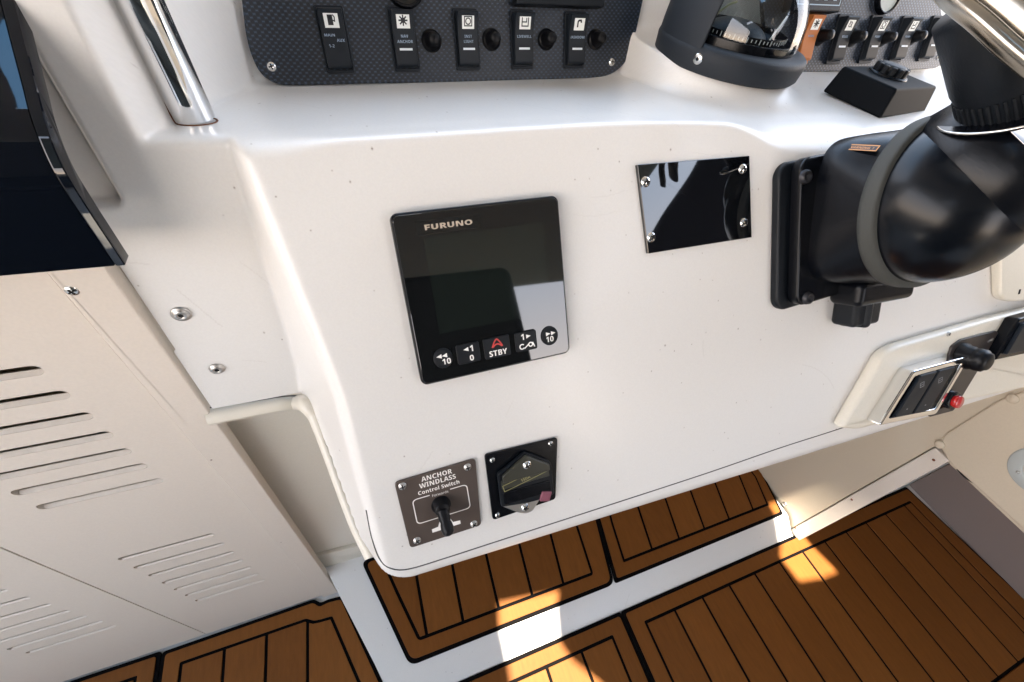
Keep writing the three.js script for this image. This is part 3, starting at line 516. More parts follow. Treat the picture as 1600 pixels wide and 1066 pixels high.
// ------------------------------------------------------------------ switch panels
const carbon = canvasTex(256, 256, (c, w, h) => {
  c.fillStyle = '#202a36'; c.fillRect(0, 0, w, h);
  const n = 16, s = w / n;
  for (let j = 0; j < n; j++) for (let i = 0; i < n; i++) { const on = (i + j) % 2; c.fillStyle = on ? '#303d4d' : '#101821'; c.fillRect(i * s + 1, j * s + (on ? s * 0.25 : 0), s - 2, on ? s * 0.5 : s); if (on) { c.fillStyle = '#566679'; c.fillRect(i * s + s * 0.2, j * s + s * 0.36, s * 0.6, s * 0.2); } }
}, true, [1 / 0.040, 1 / 0.036]);
const carbonBump = canvasTex(256, 256, (c, w, h) => { c.fillStyle = '#000'; c.fillRect(0, 0, w, h); const n = 16, s = w / n; for (let j = 0; j < n; j++) for (let i = 0; i < n; i++) if ((i + j) % 2) { c.fillStyle = '#fff'; c.fillRect(i * s + s * 0.08, j * s + s * 0.2, s * 0.84, s * 0.6); } }, false, [1 / 0.040, 1 / 0.036]);
M.carbon = phy([0.6, 0.62, 0.68], 0.42, { map: carbon, bumpMap: carbonBump, bumpScale: 0.0002, clearcoat: 0.25, clearcoatRoughness: 0.3 });
const rockerGeo = (() => {                                        // curved rocker, side view drawn in (v, n), swept along u
  const s = new THREE.Shape(); s.moveTo(-0.0195, 0); s.lineTo(-0.0195, 0.0052); s.quadraticCurveTo(-0.019, 0.0066, -0.017, 0.0070); s.quadraticCurveTo(-0.002, 0.0062, 0.003, 0.0068); s.quadraticCurveTo(0.014, 0.0090, 0.0185, 0.0122); s.quadraticCurveTo(0.0198, 0.0120, 0.0200, 0.0095); s.lineTo(0.0200, 0); s.closePath();
  const g = ext(s, 0.0185, 0.0007, 8, 2); g.applyMatrix4(new THREE.Matrix4().makeBasis(V(0, 1, 0), V(0, 0, 1), V(1, 0, 0))); return toCreasedNormals(ni(g).translate(-0.00925, 0, 0), 0.6);
})();
const bezelGeo = (() => { const s = rrect(0.0222, 0.0455, 0.0016); s.holes.push(rrect(0.0188, 0.0402, 0.0008, THREE.Path)); return ext(s, 0.0022, 0.0006); })();
const icons = {
  pump: (c, w, h) => { c.fillRect(w * .25, h * .22, w * .36, h * .62); c.clearRect(w * .32, h * .30, w * .2, h * .2); c.lineWidth = w * .07; c.beginPath(); c.moveTo(w * .6, h * .55); c.lineTo(w * .72, h * .6); c.lineTo(w * .74, h * .35); c.lineTo(w * .64, h * .22); c.stroke(); },
  star: (c, w, h) => { c.lineWidth = w * .09; for (let i = 0; i < 4; i++) { c.beginPath(); const a = i * Math.PI / 4; c.moveTo(w / 2 + Math.cos(a) * w * .34, h / 2 + Math.sin(a) * w * .34); c.lineTo(w / 2 - Math.cos(a) * w * .34, h / 2 - Math.sin(a) * w * .34); c.stroke(); } c.beginPath(); c.arc(w / 2, h / 2, w * .17, 0, 7); c.fill(); },
  dial: (c, w, h) => { c.lineWidth = w * .07; c.strokeRect(w * .2, h * .2, w * .6, h * .6); c.beginPath(); c.arc(w / 2, h / 2, w * .2, 0, 7); c.stroke(); },
  tank: (c, w, h) => { c.lineWidth = w * .08; c.beginPath(); c.moveTo(w * .22, h * .2); c.lineTo(w * .22, h * .78); c.lineTo(w * .78, h * .78); c.lineTo(w * .78, h * .2); c.stroke(); c.beginPath(); c.moveTo(w * .22, h * .5); c.lineTo(w * .62, h * .5); c.lineTo(w * .62, h * .22); c.stroke(); },
  tap: (c, w, h) => { c.lineWidth = w * .13; c.beginPath(); c.moveTo(w * .34, h * .78); c.lineTo(w * .34, h * .4); c.quadraticCurveTo(w * .36, h * .3, w * .5, h * .3); c.lineTo(w * .62, h * .3); c.lineTo(w * .66, h * .46); c.stroke(); },
  lamp: (c, w, h) => { c.lineWidth = w * .07; c.beginPath(); c.arc(w * .45, h * .5, w * .2, 0, 7); c.stroke(); c.beginPath(); c.moveTo(w * .2, h * .2); c.lineTo(w * .75, h * .75); c.stroke(); },
};
function rocker(parent, x, y, z, icon, lines, mat = M.switchBody, bar = true, rot = 0) {
  const g = new THREE.Group(); g.name = 'rocker_switch'; g.position.set(x, y, z); g.rotation.z = rot; parent.add(g);
  part(g, 'bezel', bezelGeo, mat); part(g, 'rocker', rockerGeo, mat);
  const tilt = (m, y0, z0, a) => { m.rotation.x = a; m.position.set(0, y0, z0); return m; };
  const k = tilt(print(g, 'icon_tile', 0.0108, 0.0108, 0, 0, 0, (c, w, h) => { c.fillStyle = '#eceeea'; c.fillRect(0, 0, w, h); c.fillStyle = c.strokeStyle = '#15171a'; icons[icon](c, w, h); }, 7000), 0.0125, 0.00985, 0.27);
  if (lines.length || bar) tilt(print(g, 'switch_print', 0.0150, 0.0130, 0, 0, 0, (c, w, h) => {
    c.fillStyle = '#8fa0b2'; c.textAlign = 'center'; c.textBaseline = 'middle'; c.font = `bold ${h * 0.24}px sans-serif`;
    lines.forEach((l, i) => { const [s, ax, ay] = Array.isArray(l) ? l : [l, 0.5, 0.16 + i * 0.28]; c.fillText(s, w * ax, h * ay); });
    if (bar) { c.fillStyle = '#dfe5ea'; c.fillRect(w * 0.14, h * 0.80, w * 0.72, h * 0.13); }
  }, 7000), -0.0022, 0.00705, -0.02);
  return g;
}
const boot = lathe([[0.0085, 0], [0.0085, 0.0016], [0.0072, 0.0026], [0.0064, 0.003], [0.0058, 0.0075], [0.0052, 0.0082], [0.0050, 0.0120], [0.0044, 0.0140], [0.0030, 0.0150], [0, 0.0154]], 28).rotateX(Math.PI / 2);
const toggle = (parent, x, y, z) => { const g = new THREE.Group(); g.name = 'breaker_button'; g.position.set(x, y, z); parent.add(g); part(g, 'nut', latheZ([[0.0068, 0], [0.0068, 0.001], [0.0082, 0.0012], [0.0088, 0.0004], [0.0088, 0]], 28), M.plasticSoft); part(g, 'rubber_cap', boot, M.rubber); return g; };
{
  const F = DASH_L, at2 = (px, py, off = 0.008) => F.uv(px, py, off);
  const t = onFace(F, 'switch_panel', 'black woven-pattern switch panel with five rocker switches left of the compass', 'switch panel', 0, 0);
  const out = [[376, -14], [384, 52], [395, 92], [410, 117], [432, 130.5], [458, 133], [700, 128], [920, 121.5], [948, 118], [968, 107], [984, 86], [993, 55], [1008, -14], [1010, -60], [372, -60]].map((p) => F.uv(...p, 0.004));
  const sh = new THREE.Shape(); sh.moveTo(...out[0]); sh.splineThru(out.slice(1, 6).map((p) => new THREE.Vector2(...p))); sh.lineTo(...out[6]); sh.lineTo(...out[7]); sh.splineThru(out.slice(8, 13).map((p) => new THREE.Vector2(...p))); sh.lineTo(...out[13]); sh.lineTo(...out[14]); sh.closePath();
  const g = ext(sh, 0.0055, 0.001).translate(0, 0, -0.0015); part(t, 'panel', g, M.carbon);
  const rows = [[523, 62, 'pump', [['MAIN', 0.28, 0.10], ['AUX', 0.8, 0.38], ['1-2', 0.28, 0.66]], false], [632, 62, 'star', ['NAV', 'ANCHOR'], true], [731, 62, 'dial', ['INST', 'LIGHT'], true], [818, 62, 'tank', ['LIVEWELL'], true], [901, 63, 'tap', ['WASHDOWN'], true]];
  for (const [px, py, ic, ln, bar] of rows) { const q = at2(px, py, 0.009); rocker(t, q[0], q[1], 0.004, ic, ln, M.switchBody, bar); }
  for (const [px, py] of [[677, 62], [772, 60], [859, 60], [937, 60]]) { const q = at2(px, py, 0.012); toggle(t, q[0], q[1], 0.004); }
  for (const [px, py] of [[424, 104], [957, 97]]) { const q = at2(px, py, 0.005); panScrew(t, q[0], q[1], 0.0039, 0.0036, M.steel); }
  // lower edges of a display and a gauge in the upper part of the panel
  const d = thing('gauge_display', 'dark rectangular display at the top of the left switch panel, mostly cut off', 'display', F.P(0, 0, 0), F.q);
  const a = F.uv(805, 10, 0.012), b = F.uv(942, 11, 0.012);
  part(d, 'housing', rbox(b[0] - a[0], 0.05, 0.012, 0.002, (a[0] + b[0]) / 2, (a[1] + b[1]) / 2 + 0.025, 0.010), M.plasticSoft);
  part(d, 'screen', rbox(b[0] - a[0] - 0.008, 0.042, 0.001, 0.0004, (a[0] + b[0]) / 2, (a[1] + b[1]) / 2 + 0.026, 0.0164), phy([0.01, 0.014, 0.02], 0.12));
  const gq = F.uv(632, -24, 0.008), gg = thing('round_gauge', 'round black gauge whose lower rim shows at the top edge of the left panel', 'gauge', F.P(gq[0], gq[1], 0.004), F.q);
  part(gg, 'rim', latheZ([[0.0125, 0.004], [0.0135, 0.006], [0.0150, 0.006], [0.0158, 0.004], [0.0158, 0]], 48), M.plastic);
  part(gg, 'dial', latheZ([[0, 0.003], [0.0128, 0.003]], 48), M.gloss);
}
{
  const F = DASH_R, at2 = (px, py, off = 0.008) => F.uv(px, py, off);
  const t = onFace(F, 'switch_panel', 'black switch panel right of the compass with one orange and four black rockers', 'switch panel', 0, 0);
  const out = [[1200, 114], [1270, 112], [1440, 108], [1462, 106.5], [1474, 101], [1478.5, 90], [1476, 60], [1468, -14], [1464, -50], [1190, -50]].map((p) => F.uv(...p, 0.004));
  part(t, 'panel', ext(roundPoly(out, [0, 0, 0.004, 0.004, 0.004, 0.004, 0.002, 0, 0, 0]), 0.0055, 0.001).translate(0, 0, -0.0015), M.carbon);
  const rows = [[1318, 61, 'lamp'], [1369, 61, 'dial'], [1416, 61, 'tank'], [1462, 60, 'pump']];
  for (const [px, py, ic] of rows) { const q = at2(px, py, 0.010); rocker(t, q[0], q[1], 0.004, ic, [ic === 'lamp' ? 'BILGE' : 'PUMP'], M.switchBody); }
  const qo = at2(1268, 60, 0.012); const og = rocker(t, qo[0], qo[1], 0.004, 'star', ['HORN'], M.orange, false); og.name = 'orange_rocker_switch'; og.children.forEach((m) => 0);
  for (const [px, py] of [[1293, 55], [1344, 57], [1391, 58], [1438, 56]]) { const q = at2(px, py, 0.013); toggle(t, q[0], q[1], 0.004); }
  { const q = at2(1469, 89, 0.005); panScrew(t, q[0], q[1], 0.0039, 0.0036, M.steel); }
  const d = thing('engine_readout', 'dark readout with a row of pale ticks at the top of the right panel', 'display', F.P(0, 0, 0), F.q);
  const a = F.uv(1233, 18, 0.014), b = F.uv(1308, 18, 0.014);
  part(d, 'housing', rbox(b[0] - a[0], 0.05, 0.014, 0.002, (a[0] + b[0]) / 2, a[1] + 0.025, 0.011), M.plasticSoft);
  print(d, 'tick_print', b[0] - a[0] - 0.008, 0.018, (a[0] + b[0]) / 2, a[1] + 0.014, 0.0182, (c, w, h) => { c.strokeStyle = '#9fb4c4'; c.lineWidth = h * 0.05; c.strokeRect(2, 2, w - 4, h - 4); for (let i = 0; i < 4; i++) { const x = w * (0.16 + i * 0.22); c.beginPath(); c.moveTo(x, h * 0.3); c.lineTo(x, h * 0.75); c.lineTo(x + w * 0.08, h * 0.75); c.stroke(); } }, 4000);
  const gq = F.uv(1392, -9, 0.008), gg = thing('pale_dial', 'round pale dial at the top edge of the right switch panel', 'gauge', F.P(gq[0], gq[1], 0.004), F.q);
  part(gg, 'rim', latheZ([[0.0150, 0.003], [0.0158, 0.0055], [0.0172, 0.0055], [0.0180, 0]], 48), M.plastic);
  part(gg, 'dial', latheZ([[0, 0.0035], [0.0152, 0.0035]], 48), std([0.42, 0.45, 0.42], 0.5));
}

// ------------------------------------------------------------------ compass
{
  const ax = V(0.0, 0.999, 0.02).normalize(), q = new THREE.Quaternion().setFromUnitVectors(V(0, 1, 0), ax);
  const t = thing('compass', 'black domed marine compass with a clear bubble on its white pedestal', 'compass', CP.clone().addScaledVector(ax, -0.012), q);
  const r = 0.0700;
  part(t, 'base_ring', lathe([[r * 0.95, -0.002], [r * 0.985, 0.001], [r * 1.0, 0.0125], [r * 0.985, 0.0160], [r * 0.95, 0.0178], [r * 0.80, 0.0185], [r * 0.77, 0.015], [r * 0.75, 0.006], [0, 0.006]], 96), M.compassBody);
  // horseshoe hood behind and beside the bubble
  const hood = []; { const N = 48, Mv = 14, p = [], id = []; for (let i = 0; i <= N; i++) for (let k = 0; k <= Mv; k++) { const a = (185 + i / N * 112) * R, e = k / Mv * 60 * R; const h = 0.75 + 0.25 * Math.sin(i / N * Math.PI); const rr = r * 0.985 * (0.72 + 0.28 * Math.cos(e)); p.push(Math.sin(a) * rr, 0.012 + Math.sin(e) * 0.075 * h, Math.cos(a) * rr); } for (let i = 0; i < N; i++) for (let k = 0; k < Mv; k++) { const A = i * (Mv + 1) + k, B = A + Mv + 1; id.push(A, B, B + 1, A, B + 1, A + 1); } const g = new THREE.BufferGeometry(); g.setAttribute('position', new THREE.Float32BufferAttribute(p, 3)); g.setIndex(id); g.computeVertexNormals(); const g2 = g.clone().scale(0.96, 0.97, 0.96); g2.setIndex(id.slice().reverse()); g2.computeVertexNormals(); hood.push(g, g2); }
  part(t, 'hood', join(hood), M.compassBody);
  const P = (rr, a, y) => [Math.sin(a) * rr, y, Math.cos(a) * rr];
  part(t, 'inner_bowl', lathe([[0.052, 0.010], [0.052, 0.024], [0.050, 0.0245], [0.046, 0.016], [0, 0.014]], 64), M.plastic);
  const card = part(t, 'compass_card', lathe([[0, 0.020], [0.030, 0.021], [0.040, 0.018], [0.044, 0.024], [0.044, 0.0285], [0.043, 0.0285], [0.043, 0.0245]], 72), M.plastic);
  const tick = []; for (let i = 0; i < 72; i++) { const a = i * 5 * R, b = new THREE.BoxGeometry(0.0007, i % 3 ? 0.0022 : 0.0038, 0.0004).translate(0, 0.0262, 0.0443).rotateY(a); tick.push(b); }
  const ticks = part(card, 'card_ticks', join(tick), M.white); ticks.userData.kind = 'stuff';
  part(t, 'lubber_post', new THREE.CylinderGeometry(0.0007, 0.0007, 0.020, 8).rotateZ(-0.35).translate(0.004, 0.036, 0.040), M.white);
  part(t, 'side_wire', tube([V(-0.046, 0.024, 0.012), V(-0.043, 0.036, 0.012), V(-0.034, 0.044, 0.012), V(-0.026, 0.047, 0.012)], 0.0009, 24, 6), std([0.35, 0.36, 0.2], 0.5));
  part(t, 'gimbal', new THREE.SphereGeometry(0.030, 32, 16, 0, 7, 0, 1.4).scale(1, 0.5, 1).translate(0, 0.019, -0.002), M.plasticSoft);
  part(t, 'bubble', new THREE.SphereGeometry(0.0515, 64, 32, 0, Math.PI * 2, 0, Math.PI * 0.54).scale(1, 1.12, 1).translate(0.006, 0.020, 0.002), phy([0.62, 0.66, 0.68], 0.01, { transmission: 1, thickness: 0, ior: 1.6, clearcoat: 1, clearcoatRoughness: 0.01 }));
  const s = at(1046, 86, 0.36); t.updateMatrixWorld(true); const sl = t.worldToLocal(s);
  const a0 = -62 * R; const sg = new THREE.Group(); sg.name = 'side_screw'; sg.position.set(...P(r * 1.0, a0, 0.009)); sg.rotation.y = a0; t.add(sg);
  part(sg, 'screw_head', latheZ([[0, 0.0012], [0.003, 0.001], [0.0042, 0]], 20), M.steel); part(sg, 'screw_recess', latheZ([[0, 0.0015], [0.0014, 0.0014], [0.0016, 0]], 12).translate(0, 0, 0.0002), M.dark);
}

// ------------------------------------------------------------------ small knob box on the shelf
{
  const P = V(0.5265, 0.8085, -0.3145);
  const t = thing('remote_knob_box', 'small black control box with a ribbed knob on the shelf right of the compass', 'control box', P);
  t.rotation.set(0.05, 0.20, -0.02, 'YXZ');
  const w = 0.102, h = 0.0235, d = 0.062;
  const g = rbox(w, h, d, 0.0022, 0, 0, 0, 4), gp = g.attributes.position;
  for (let i = 0; i < gp.count; i++) { const f = (gp.getY(i) / h + 0.5); gp.setX(i, gp.getX(i) * (1 - 0.09 * f)); gp.setZ(i, gp.getZ(i) * (1 - 0.12 * f) - 0.002 * f); }
  g.computeVertexNormals();
  part(t, 'case', g, phy([0.003, 0.004, 0.0055], 0.6, { specularIntensity: 0.12 }));
  const kn = []; for (let i = 0; i < 12; i++) { const a = i * 30 * R; kn.push(rbox(0.0046, 0.008, 0.004, 0.0012, 0, 0.004, 0.0135).rotateY(a)); }
  part(t, 'knob', join([lathe([[0, 0.009], [0.010, 0.0088], [0.0125, 0.0075], [0.0132, 0], [0, 0]], 36), ...kn]).translate(0.000, h * 0.52, -0.006), M.plasticSoft);
  part(t, 'knob_base', lathe([[0, 0.002], [0.0175, 0.0016], [0.018, 0]], 36).translate(0.000, h * 0.51, -0.006), M.plastic);
}

// ------------------------------------------------------------------ steering helm and wheel
{
  const t = onFace(PAN, 'steering_helm', 'large black tilt steering unit bolted to the console face', 'steering unit', 0.326, 0.022);
  const rot = 6 * R;
  part(t, 'backing_plate', rplate(0.158, 0.121, 0.007, 0.012, 0.002).rotateZ(rot).translate(0, -0.005, 0), M.plasticSoft);
  part(t, 'flange', rplate(0.150, 0.118, 0.010, 0.010, 0.002).rotateZ(rot).translate(0.006, -0.002, 0.0072), M.plastic);
  const bodyZ = [[0.0625, 0.017], [0.0626, 0.022], [0.0628, 0.030], [0.0630, 0.042], [0.0628, 0.052]];
  const bg = latheZ(bodyZ, 144), bp = bg.attributes.position;
  for (let i = 0; i < bp.count; i++) { const x = bp.getX(i), y = bp.getY(i), z = bp.getZ(i), pw = 2 + 2.6 * (1 - sstep(z, 0.017, 0.052)), a = Math.atan2(y, x), k = 1 / Math.pow(Math.pow(Math.abs(Math.cos(a)), pw) + Math.pow(Math.abs(Math.sin(a)), pw), 1 / pw); bp.setXY(i, x * k, y * k); }
  bg.computeVertexNormals(); part(t, 'body', bg.scale(1.0, 0.92, 1).translate(0.006, 0.006, 0), M.plastic);
  part(t, 'ring', latheZ([[0.0620, 0.052], [0.0650, 0.0525], [0.0655, 0.055], [0.0650, 0.0615], [0.0635, 0.063], [0.058, 0.063]], 80).scale(1, 0.95, 1).translate(0.006, 0.008, 0), M.ring);
  const dome = []; for (let i = 0; i <= 20; i++) { const a = i / 20 * 88 * R; dome.push([0.0605 * Math.cos(a), 0.061 + 0.056 * Math.sin(a)]); }
  part(t, 'dome', latheZ(dome, 72).scale(1, 0.95, 1).translate(0.006, 0.008, 0), phy([0.002, 0.003, 0.005], 0.24, { specularIntensity: 0.5 }));
  for (const [x, y] of [[-0.0655, 0.0425], [-0.0575, -0.0560], [0.068, -0.046], [0.062, 0.056]]) {
    const b = part(t, 'bolt', latheZ([[0, 0.0012], [0.0024, 0.0012], [0.0028, 0.0032], [0.0048, 0.0030], [0.0056, 0]], 6 * 4).translate(x, y, 0), M.steelDull); b.material = std([0.03, 0.03, 0.034], 0.4, 0.6); b.position.z = 0.017; b.rotation.z = rot;
  }
  // warning decal on the body
  const dq = PAN.uv(1333, 249, 0.05); const A = 118 * R;
  print(t, 'decal', 0.021, 0.0055, 0, 0, 0, (c, w, h) => { c.fillStyle = '#c98a4a'; c.fillRect(0, 0, w, h); c.fillStyle = '#20150c'; c.fillRect(h * 0.12, h * 0.16, w - h * 0.24, h * 0.68); c.fillStyle = '#c98a4a'; c.font = `bold ${h * 0.5}px sans-serif`; c.textAlign = 'center'; c.textBaseline = 'middle'; c.fillText('WARNING  !', w / 2, h * 0.53); }, 9000);
  const dm = t.children[t.children.length - 1]; { const zz = 0.0385, rr = 0.0693, a = 136 * R; dm.position.set(0.006 + Math.cos(a) * rr, 0.008 + Math.sin(a) * rr * 0.92, zz); const n = V(Math.cos(a), Math.sin(a) / 0.92, 0.32).normalize(), xx = V(0, 0, 1).addScaledVector(n, -n.z).normalize(); dm.quaternion.setFromRotationMatrix(new THREE.Matrix4().makeBasis(xx, n.clone().cross(xx), n)); }
  // tilt knob hanging below the flange
  part(t, 'tilt_stop', join([rbox(0.034, 0.026, 0.022, 0.004, 0, 0, 0), rbox(0.020, 0.027, 0.0235, 0.004, 0, -0.001, 0).rotateY(0.5)]).translate(0.020, -0.083, 0.012), M.plasticSoft);
  part(t, 'lower_web', rbox(0.07, 0.022, 0.028, 0.006, 0.020, -0.062, 0.022), M.plastic);
  // tilting neck and hub above it
  t.updateMatrixWorld(true);
  const D0 = PAN.P(0.331, 0.03, 0.058), Ax = PV.clone().multiplyScalar(0.60).addScaledVector(pn_, 0.70).addScaledVector(PU, 0.22).normalize();
  const putOn = (par, name, geo, mat, P, A, s) => worldPart(par, name, geo.applyQuaternion(new THREE.Quaternion().setFromUnitVectors(V(0, 1, 0), A)).translate(P.x + A.x * s, P.y + A.y * s, P.z + A.z * s), mat);
  putOn(t, 'tilt_collar', lathe([[0.0510, 0.0], [0.0525, 0.006], [0.0500, 0.020], [0.0455, 0.030], [0.0410, 0.030], [0.036, 0.012], [0, 0.010]], 72), M.plastic, D0.clone().addScaledVector(PU, 0.002), Ax, 0.026);
  // the wheel: hub cone, flange under it, spokes and rim
  const w = new THREE.Group(); w.name = 'steering_wheel'; t.add(w);
  const B0 = at(1576, 172, 0.262), T0 = at(1550, 32, 0.238), Wx = T0.clone().sub(B0).normalize();
  const wl = T0.distanceTo(B0), rib = []; for (let i = 0; i < 40; i++) rib.push(rbox(0.0018, 0.017, 0.0024, 0.0006, 0, 0.010, 0.0212).rotateY(i * 9 * R));
  putOn(w, 'hub_cone', join([lathe([[0.0, 0.0], [0.0200, 0.0], [0.0212, 0.002], [0.0212, 0.018], [0.0225, 0.024], [0.0228, wl + 0.01], [0, wl + 0.01]], 72), ...rib]), M.plasticSoft, B0, Wx, 0);
  const Fx = Wx.clone().addScaledVector(RIGHT, 0.30).normalize();
  putOn(w, 'hub_flange', lathe([[0.0, -0.0025], [0.029, -0.0025], [0.0315, -0.001], [0.0312, 0.001], [0, 0.002]], 72), M.plastic, B0, Fx, 0.0);
  putOn(w, 'hub_rim', new THREE.TorusGeometry(0.0312, 0.0009, 10, 90).rotateX(Math.PI / 2), M.steel, B0, Fx, 0.0);
  const ribbon = (pts, hw, th) => {                                  // bent flat bar through points with a width direction
    const c = new THREE.CatmullRomCurve3(pts.map((p) => p[0]), false, 'centripetal'), N = 120, K = 40, pos = [], id = [];
    for (let i = 0; i <= N; i++) { const f = i / N, P = c.getPoint(f), T = c.getTangent(f), W0 = pts[0][1].clone().lerp(pts[pts.length - 1][1], f), W1 = W0.addScaledVector(T, -W0.dot(T)).normalize(), Nn = T.clone().cross(W1); const hh = hw[0] + (hw[1] - hw[0]) * f;
      for (let k = 0; k < K; k++) { const a = k / K * Math.PI * 2, cx = Math.cos(a), cy = Math.sin(a); const Q = P.clone().addScaledVector(W1, cx * hh).addScaledVector(Nn, cy * th - cx * cx * th * 0.8); pos.push(Q.x, Q.y, Q.z); } }
    for (let i = 0; i < N; i++) for (let k = 0; k < K; k++) { const a = i * K + k, b = i * K + (k + 1) % K; id.push(a, b, b + K, a, b + K, a + K); }
    const g = new THREE.BufferGeometry(); g.setAttribute('position', new THREE.Float32BufferAttribute(pos, 3)); g.setIndex(id); g.computeVertexNormals(); return g;
  };
  const wd = RIGHT.clone().multiplyScalar(0.62).addScaledVector(UPV, 0.5).addScaledVector(BACK, 0.6).normalize();
  const sp = (dx, dy, hw, th) => ribbon([[1478, -70, 0.222], [1512, -28, 0.215], [1556, 8, 0.208], [1612, 58, 0.202], [1680, 110, 0.196], [1780, 160, 0.19]].map(([a, b, d]) => [at(a + dx, b + dy, d), wd]), hw, th);
  worldPart(w, 'spoke', join([sp(20, -26, [0.0165, 0.0145], 0.0050), sp(-24, 22, [0.0050, 0.0046], 0.0030)]), M.satin);
  worldPart(w, 'spoke', ribbon([[at(1530, -110, 0.24), wd], [at(1600, -70, 0.235), wd], [at(1680, -20, 0.23), wd], [at(1780, 40, 0.22), wd]], [0.012, 0.012], 0.0035), M.satin);
}

// ------------------------------------------------------------------ lower right: accessory plate and its switches
const shapeOf = (F, px, off, c) => px.map((p) => { const q = F.uv(...p, off); return [q[0] - c[0], q[1] - c[1]]; });
{
  const c = [0.46, -0.14];
  const t = onFace(PAN, 'accessory_plate', 'cream raised mounting plate at the lower right of the console', 'mounting plate', ...c);
  part(t, 'plate', ext(roundPoly(shapeOf(PAN, [[1312, 669], [1380, 551], [1400, 540], [1548, 497], [1640, 474], [1640, 598], [1500, 628], [1340, 672]], 0.010, c), [0.006, 0.012, 0.012, 0.02, 0.01, 0.01, 0.02, 0.01]), 0.012, 0.005, 12, 5), M.cream);
  const s = shapeOf(PAN, [[1482, 522]], 0.012, c)[0]; panScrew(t, s[0], s[1], 0.0118, 0.0028, M.steelDull);
  // chrome framed switch block
  const k = [0.43, -0.15], b = onFace(PAN, 'chrome_switch_block', 'chrome framed black switch block on the cream plate', 'switch block', ...k, 0, 0.0118);
  const q = shapeOf(PAN, [[1352, 657], [1404, 574], [1492, 551], [1440, 640]], 0.012, k);
  const fr = roundPoly(q, 0.004); const qi = inset(ccw(q), 0.0068); fr.holes.push(roundPoly(qi, 0.002));
  part(b, 'chrome_frame', ext(fr, 0.0135, 0.0015, 10, 4), M.chrome);
  part(b, 'face', ext(roundPoly(inset(ccw(q), 0.0062), 0.002), 0.0115, 0.0005), M.plastic);
  const Q = ccw(q), bl = (x, y) => { const a = lerp2(q[0], q[3], x), d = lerp2(q[1], q[2], x); return lerp2(a, d, y); };
  for (const x of [0.30, 0.62]) { const pp = [bl(x - 0.13, 0.12), bl(x + 0.15, 0.12), bl(x + 0.15, 0.88), bl(x - 0.13, 0.88)]; part(b, 'rocker', ext(roundPoly(pp, 0.001), 0.0035, 0.001).translate(0, 0, 0.0112), M.switchBody); const m = bl(x, 0.68), m2 = bl(x, 0.25); print(b, 'rocker_print', 0.010, 0.008, m[0], m[1], 0.0149, (x2, w, h) => { x2.strokeStyle = '#7f8488'; x2.lineWidth = h * 0.09; x2.strokeRect(w * .2, h * .15, w * .55, h * .6); x2.beginPath(); x2.moveTo(w * .2, h * .45); x2.lineTo(w * .75, h * .45); x2.stroke(); }, 6000, {}, 0.2); print(b, 'rocker_print', 0.006, 0.003, m2[0], m2[1], 0.0149, (x2, w, h) => { x2.fillStyle = '#7f8488'; x2.fillRect(w * .2, h * .3, w * .4, h * .4); }, 6000); }
  // ignition plate with key knob and red stop button
  const k2 = [0.52, -0.14], g = onFace(PAN, 'ignition_plate', 'dark ignition plate with a black key knob and a red button', 'ignition switch', ...k2, 0, 0.0118);
  part(g, 'plate', ext(roundPoly(shapeOf(PAN, [[1488, 541], [1502, 531], [1558, 517], [1562, 526], [1536, 566], [1490, 642], [1452, 652]], 0.014, k2), 0.003), 0.0025, 0.0006), std([0.035, 0.028, 0.025], 0.4));
  const kb = shapeOf(PAN, [[1500, 556]], 0.014, k2)[0];
  part(g, 'key_knob', join([latheZ([[0.0170, 0], [0.0170, 0.004], [0.0150, 0.006], [0.0148, 0.011], [0.0135, 0.0125], [0.0135, 0.0155], [0.0142, 0.0165], [0.0138, 0.0225], [0.0115, 0.0245], [0.0105, 0.027], [0.006, 0.0285], [0, 0.0285]], 36).scale(0.86, 0.86, 0.86)]).translate(kb[0], kb[1], 0.0025), M.rubber);
  const rb = shapeOf(PAN, [[1476, 622]], 0.018, k2)[0];
  part(g, 'button_collar', latheZ([[0.0125, 0], [0.0125, 0.004], [0.0100, 0.006], [0.0098, 0.012], [0, 0.012]], 32).translate(rb[0], rb[1], 0.0025), M.plastic);
  part(g, 'red_button', latheZ([[0.0062, 0.012], [0.0070, 0.0145], [0.0064, 0.0172], [0, 0.0178]], 32).translate(rb[0], rb[1], 0.0025), M.red);
  const pp = shapeOf(PAN, [[1548, 532]], 0.0145, k2)[0];
  print(g, 'plate_print', 0.014, 0.006, pp[0], pp[1], 0.0028, (x, w, h) => { x.fillStyle = '#b9b2ac'; x.font = `bold ${h * 0.6}px sans-serif`; x.textAlign = 'center'; x.textBaseline = 'middle'; x.fillText('START', w / 2, h / 2); }, 6000, {}, 0.2);
  // black panel at the right border
  const k3 = [0.60, -0.12], e = onFace(PAN, 'edge_switch_panel', 'black framed switch panel cut off by the right edge of the picture', 'switch panel', ...k3, 0, 0.0118);
  const e3 = shapeOf(PAN, [[1548, 562], [1586, 497], [1680, 470], [1650, 540]], 0.020, k3);
  part(e, 'frame', ext(roundPoly(e3, 0.003), 0.012, 0.002), M.plastic);
  part(e, 'rocker', ext(roundPoly(inset(ccw(e3), 0.006), 0.002), 0.004, 0.001).translate(0, 0, 0.0115), M.switchBody);
  // cream cover plate above it
  const k4 = [0.60, -0.04], f = onFace(PAN, 'cover_plate', 'cream rounded cover plate at the right edge below the steering unit', 'cover plate', ...k4);
  part(f, 'plate', ext(roundPoly(shapeOf(PAN, [[1561, 330], [1563, 466], [1578, 472], [1700, 462], [1700, 300]], 0.008, k4), [0.02, 0.008, 0.008, 0.01, 0.01]), 0.009, 0.003, 10, 4), M.cream);
